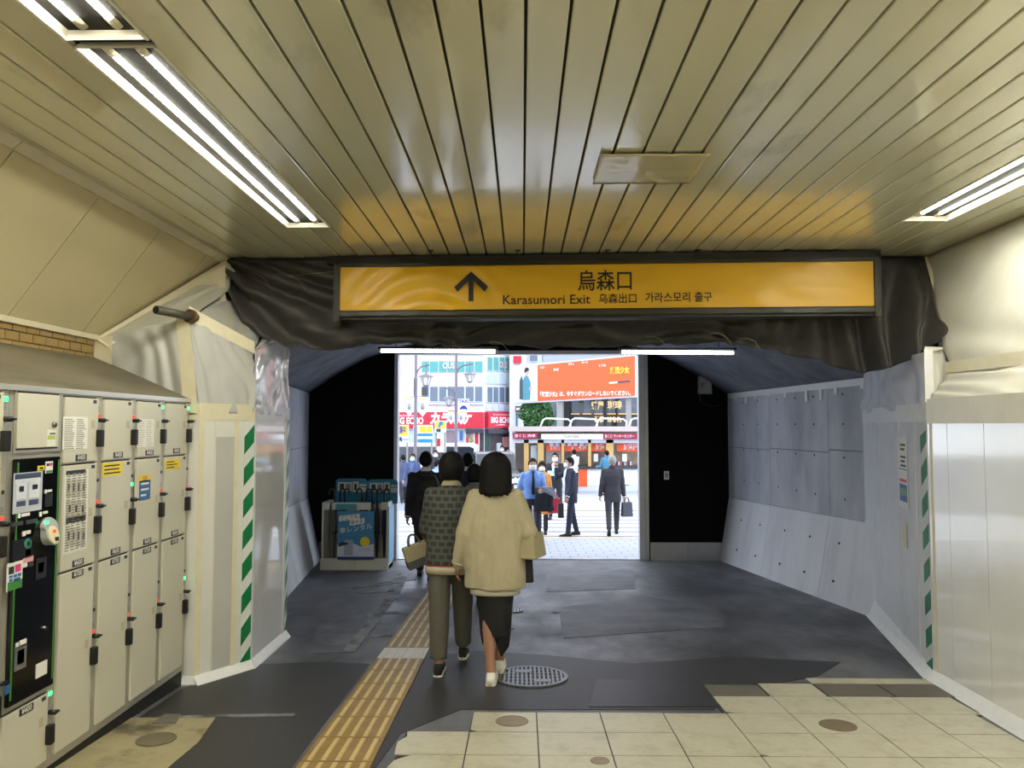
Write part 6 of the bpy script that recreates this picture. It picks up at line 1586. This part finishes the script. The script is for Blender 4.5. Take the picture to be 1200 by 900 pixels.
# right: shoulder-length hair, oversized cream jacket, black slit skirt
m_jk2 = cloth('cream_jacket', (172, 163, 136), var=.05, scale=6); m_blk = cloth('black_skirt', (20, 19, 20)); m_wsn = M('white_sneaker', (226, 224, 216), rough=.6)
pB = atF(576, 791); XB, YB = pB.x + .03, 5.55
pb_, JB = person('woman with shoulder-length black hair in an oversized cream jacket, walking away', XB, YB, -.03, 1.60, True,
                 legs={'L': (-8, 4, 4.5), 'R': (14, 6, 4.5)}, arms={'L': (-4, 14, 10, 0), 'R': (-10, 20, 62, 20)}, lean=2, top=('jacket', m_jk2), bottom=('skirt', m_blk), hair=('long', HAIR_K), shoes=(m_wsn, m_sole), voxel=.010, group='couple walking towards the exit',
                 tops=[(.70, .236, .165), (.80, .234, .165), (1.0, .224, .155), (1.18, .205, .146), (1.30, .176, .126), (1.38, .135, .102), (1.44, .088, .076), (1.475, .070, .066)], sleeve=(.068, .076, .066, .056),
                 fold=lambda p: .010 * nz(p.x * 8, p.y * 8, p.z * 2.2) + .006 * nz(p.x * 18 + 3, p.y * 18, p.z * 6) + .004 * nz(p.x * 34, p.y * 34, p.z * 18), foot_pitch=(0, 0), skin=SKIN_D,
                 skirt=[(.33, .112, .125), (.42, .122, .130), (.55, .135, .130), (.75, .152, .128), (.95, .15, .11)])
s = JB['s']; S_ = JB['sp']
an = JB['L'][2]
c0 = Vector((0, (JB['L'][2].y + JB['R'][2].y) / 2 * .62, .335))
obj('skirt_tail', prism(BM(), [c0 + Vector((-.02, -.10, .02)), c0 + Vector((.115, -.085, .02)), c0 + Vector((.10, -.05, -.10)), c0 + Vector((.045, -.06, -.175))], (0, .10, 0)), m_blk, pb_, local=True, bevel=.012)
obj('skirt_tail', prism(BM(), [c0 + Vector((-.105, -.085, .02)), c0 + Vector((-.06, -.10, .02)), c0 + Vector((-.085, -.08, -.09))], (0, .10, 0)), m_blk, pb_, local=True, bevel=.008)
obj('shirt_tail', eloft(BM(), [(S_(.655), .19 * s, .135 * s), (S_(.70), .195 * s, .14 * s)], 36), M('white_shirt_tail', (206, 200, 186), rough=.8), pb_, local=True, smooth=True)
w = JB['W'](JB['wR'])
bag('cream shoulder bag tucked under the right arm of the cream jacket', JB['W'](JB['eR']) + Vector((.035, .05, .02)), 1.2, .24, .13, .17, M('bag_cream', (168, 158, 124), rough=.7), .03, 'shoulder_bag', None, tilt=0, taper=.95)
bag('black tote hanging behind the cream jacket at hip height', JB['W'](JB['eR']) + Vector((-.06, .12, -.12)), .1, .2, .10, .19, M('bag_black', (24, 22, 22), rough=.7), .06, 'tote_bag')

# ================================================================= PEDESTRIANS BEYOND
m_suitk = cloth('black_suit', (30, 30, 34)); m_suitn = cloth('navy_suit', (34, 40, 58)); m_suitg = cloth('charcoal_suit', (56, 54, 60)); m_shirtw = cloth('white_shirt', (226, 228, 234)); m_shirtb = cloth('blue_shirt', (122, 160, 222))
m_tr = cloth('dark_trousers', (36, 38, 48)); m_tiek = cloth('dark_tie', (26, 28, 40))
walkA = {'L': (20, 6), 'R': (-14, 18)}; walkB = {'L': (-14, 16), 'R': (18, 5)}; stand = {'L': (2, 2), 'R': (-1, 2)}
def Xat(px, Y): return atY(px, 540, Y).x
# just inside or at the mouth of the passage, seen from behind
t, J = person('man in black suit with backpack, seen from behind near the exit', Xat(499, 10.2), 10.2, .05, 1.70, False, walkA, top=('suit_jacket', m_suitk), bottom=('trousers', m_suitk), collar=m_shirtw, hem=.74)
bp = J['W'](J['sp'](1.02) + Vector((.05, -.14, 0)))
b = thing('backpack', 'black backpack on the suited man near the exit', 'backpack', bp, .05, 'bags carried by pedestrians')
obj('pack_body', eloft(BM(), [((0, -.06, 0), .13, .05), ((0, -.07, .06), .15, .08), ((0, -.06, .28), .14, .07), ((0, -.03, .38), .09, .04)], 20, 3), M('bag_black', (24, 22, 22), rough=.7), b, local=True, smooth=True)
obj('grab_handle', tube(BM(), [(-.03, -.03, .36), (-.03, -.05, .42), (.03, -.05, .42), (.03, -.03, .36)], .010, 8), m_blackp, b, local=True)
obj('front_pocket', eloft(BM(), [((0, -.13, .03), .09, .02), ((0, -.135, .10), .10, .025), ((0, -.125, .17), .08, .02)], 16, 3), m_blackp, b, local=True, smooth=True)
person('man in navy suit seen from behind between the couple', Xat(548, 10.8), 10.8, -.04, 1.69, False, walkB, top=('suit_jacket', cloth('navy_dark', (24, 30, 50))), bottom=('trousers', m_suitk), collar=m_shirtw, hem=.74)
person('woman in grey jacket mostly hidden in front of the couple', Xat(556, 8.6), 8.6, 0, 1.53, True, walkA, top=('jacket', cloth('grey_jacket', (92, 94, 98))), bottom=('trousers', m_tr), hair=('bob', HAIR_K))
# left group on the street
person('man in navy jacket and mint mask walking towards the exit', Xat(484, 23.5), 23.5, math.pi - .15, 1.66, False, walkA, top=('jacket', cloth('navy_jacket', (66, 78, 116))), bottom=('trousers', m_tr), mask=MASKM, shirt=cloth('blue_grey_tee', (84, 98, 140)))
person('dark-haired man in dark coat at the far left behind the mint mask', Xat(472.5, 25.2), 25.2, .3, 1.60, False, walkB, top=('coat', cloth('slate_coat', (74, 82, 110))), bottom=('trousers', m_tr), hem=.6)
person('man in pale blue shirt in profile right of the backpack man', Xat(511.5, 19.5), 19.5, -.9, 1.55, False, walkA, top=('shirt', cloth('pale_blue_shirt', (150, 172, 220))), bottom=('trousers', m_tr))
person('dark-haired pedestrian far behind the backpack man', Xat(510.5, 26.5), 26.5, math.pi, 1.74, False, walkB, top=('jacket', m_suitg), bottom=('trousers', m_tr), mask=MASKW)
person('masked man in navy jacket beside the black taxi, hand at face', Xat(588.5, 33.4), 33.4, math.pi, 1.84, False, stand, arms={'L': (30, 10, 120, -40), 'R': (5, 8, 20, 0)}, top=('jacket', cloth('navy_jacket', (66, 78, 116))), bottom=('trousers', m_tr), mask=MASKW)
person('masked pedestrian with pale cap hair behind the taxi', Xat(595.5, 37), 37, math.pi, 1.60, True, stand, top=('coat', cloth('slate_coat', (74, 82, 110))), bottom=('trousers', m_tr), mask=MASKW)
# right group
t, J = person('man in light blue shirt and black tie striding towards the exit, white mask', Xat(624, 14.75), 14.75, math.pi + .08, 1.66, False, {'L': (24, 4), 'R': (-12, 26)}, arms={'L': (16, 8, 72, 25), 'R': (-16, 16, 14, 0)}, top=('shirt', m_shirtb), bottom=('trousers', m_tr), mask=MASKW, tie=m_tiek, hem=.92, foot_pitch=(0, -18))
w = J['W'](J['wL'].lerp(J['eL'], .3))
c = thing('coat', 'black coat folded over the arm of the blue-shirted man', 'coat', w, 0.1)
obj('cloth', grid(16, 22, lambda u, v: ((u - .5) * .34 + .04 * nz(u * 3, v * 3, 1) + .06 * v, (-.07 if v < .5 else .07) * math.sin(min(1, abs(v - .5) * 6) * math.pi / 2) + .02 * nz(u * 6, v * 5, 2), .05 - abs(v - .55) * (.95 if v > .5 else .8) + .04 * nz(u * 4, 1, 5))), cloth('coat_black', (28, 28, 36)), c, local=True, smooth=True, solid=.02)
obj('lining', grid(10, 8, lambda u, v: ((u - .5) * .3 + .12 * v + .02, -.10 - .02 * nz(u * 4, v * 4, 3), .075 - .16 * v * (.5 + u))), cloth('coat_lining', (150, 152, 164)), c, local=True, smooth=True, solid=.01)
t, J = person('masked woman in orange coat and black boots behind the blue-shirted man', Xat(635.5, 16.6), 16.6, math.pi - .1, 1.54, True, {'L': (10, 3), 'R': (-8, 10)}, top=('coat', cloth('orange_coat', (222, 150, 76))), bottom=('leggings', m_suitk), mask=MASKW, hair=('bob', HAIR_K), hem=.52, tops=[(.46, .20, .15), (.70, .18, .13), (.92, .165, .12), (1.05, .150, .108), (1.27, .17, .122), (1.37, .160, .10), (1.425, .115, .082), (1.46, .072, .066)], leg_r=(.08, .062, .058))
bag('dark red shopping bag carried beside the orange coat', J['W'](J['wL']) + Vector((.08, -.1, .12)), .4, .26, .12, .32, M('bag_red', (176, 24, 56), rough=.5), .12, 'shopping_bag')
bag('mauve bag low behind the legs of the blue-shirted man', J['W'](J['wR']) + Vector((-.05, .1, -.16)), .4, .2, .12, .26, M('bag_mauve', (168, 148, 160), rough=.5), .12, 'shopping_bag')
t, J = person('masked man in dark jacket and white shirt reading a pale blue leaflet', Xat(651, 20), 20, math.pi - .25, 1.72, False, walkB, arms={'L': (30, 6, 75, 30), 'R': (28, 6, 75, 30)}, top=('suit_jacket', m_suitk), bottom=('trousers', m_tr), mask=MASKW, shirt=m_shirtw)
w = (J['W'](J['wL']) + J['W'](J['wR'])) / 2 + Vector((0, -.1, .02))
lfp = obj('leaflet', prism(BM(), [(-.13, -.06, -.06), (.13, -.06, -.06), (.13, .04, .06), (-.13, .04, .06)], (0, .003, -.003)), M('leaflet_blue', (150, 200, 220)))
lfp.location = w; tag(lfp, 'pale blue leaflet held by the masked man in dark jacket', 'leaflet')
t, J = person('man in navy suit in profile raising a hand to his mask', Xat(669, 16.05), 16.05, math.pi / 2 + .25, 1.64, False, {'L': (8, 2), 'R': (-8, 6)}, arms={'L': (8, 4, 14, 0), 'R': (62, 8, 118, -8)}, top=('suit_jacket', m_suitn), bottom=('trousers', m_suitn), mask=MASKW, collar=m_shirtw, shirt=m_shirtw, hem=.72)
bag('black briefcase hanging from the hand of the navy-suited man', J['W'](J['wL']) + Vector((-.14, -.02, -.02)), .1, .12, .10, .30, M('briefcase_black', (34, 30, 34), rough=.4), .10, 'briefcase', taper=.95)
person('woman in white shirt with hair tied up at the kiosk counter', Xat(673, 30.6), 30.6, .2, 1.72, True, stand, arms={'L': (30, 8, 70, 0), 'R': (35, 8, 70, 0)}, top=('shirt', m_shirtw), bottom=('trousers', m_tr), hair=('short', HAIR_K))
t, J = person('person in teal shirt leaning at the kiosk counter', Xat(711.5, 29.2), 29.2, .35, 1.69, False, stand, arms={'L': (20, 8, 60, 0), 'R': (35, 8, 60, 0)}, top=('shirt', cloth('teal_shirt', (66, 124, 152))), bottom=('trousers', m_tr))
t, J = person('grey-haired man in dark suit walking away towards the kiosk', Xat(717.5, 16.35), 16.35, -.08, 1.68, False, {'L': (-16, 20), 'R': (16, 4)}, arms={'L': (-8, 9, 10, 0), 'R': (2, 7, 8, 0)}, top=('suit_jacket', m_suitg), bottom=('trousers', m_suitg), hair=('short', HAIR_G), hem=.72, foot_pitch=(-24, 0))
bag('dark grey soft briefcase in the right hand of the grey-haired man', J['W'](J['wR']) + Vector((.06, .02, -.04)), .3, .24, .14, .30, M('briefcase_grey', (72, 76, 88), rough=.6), .10, 'briefcase', taper=.9)
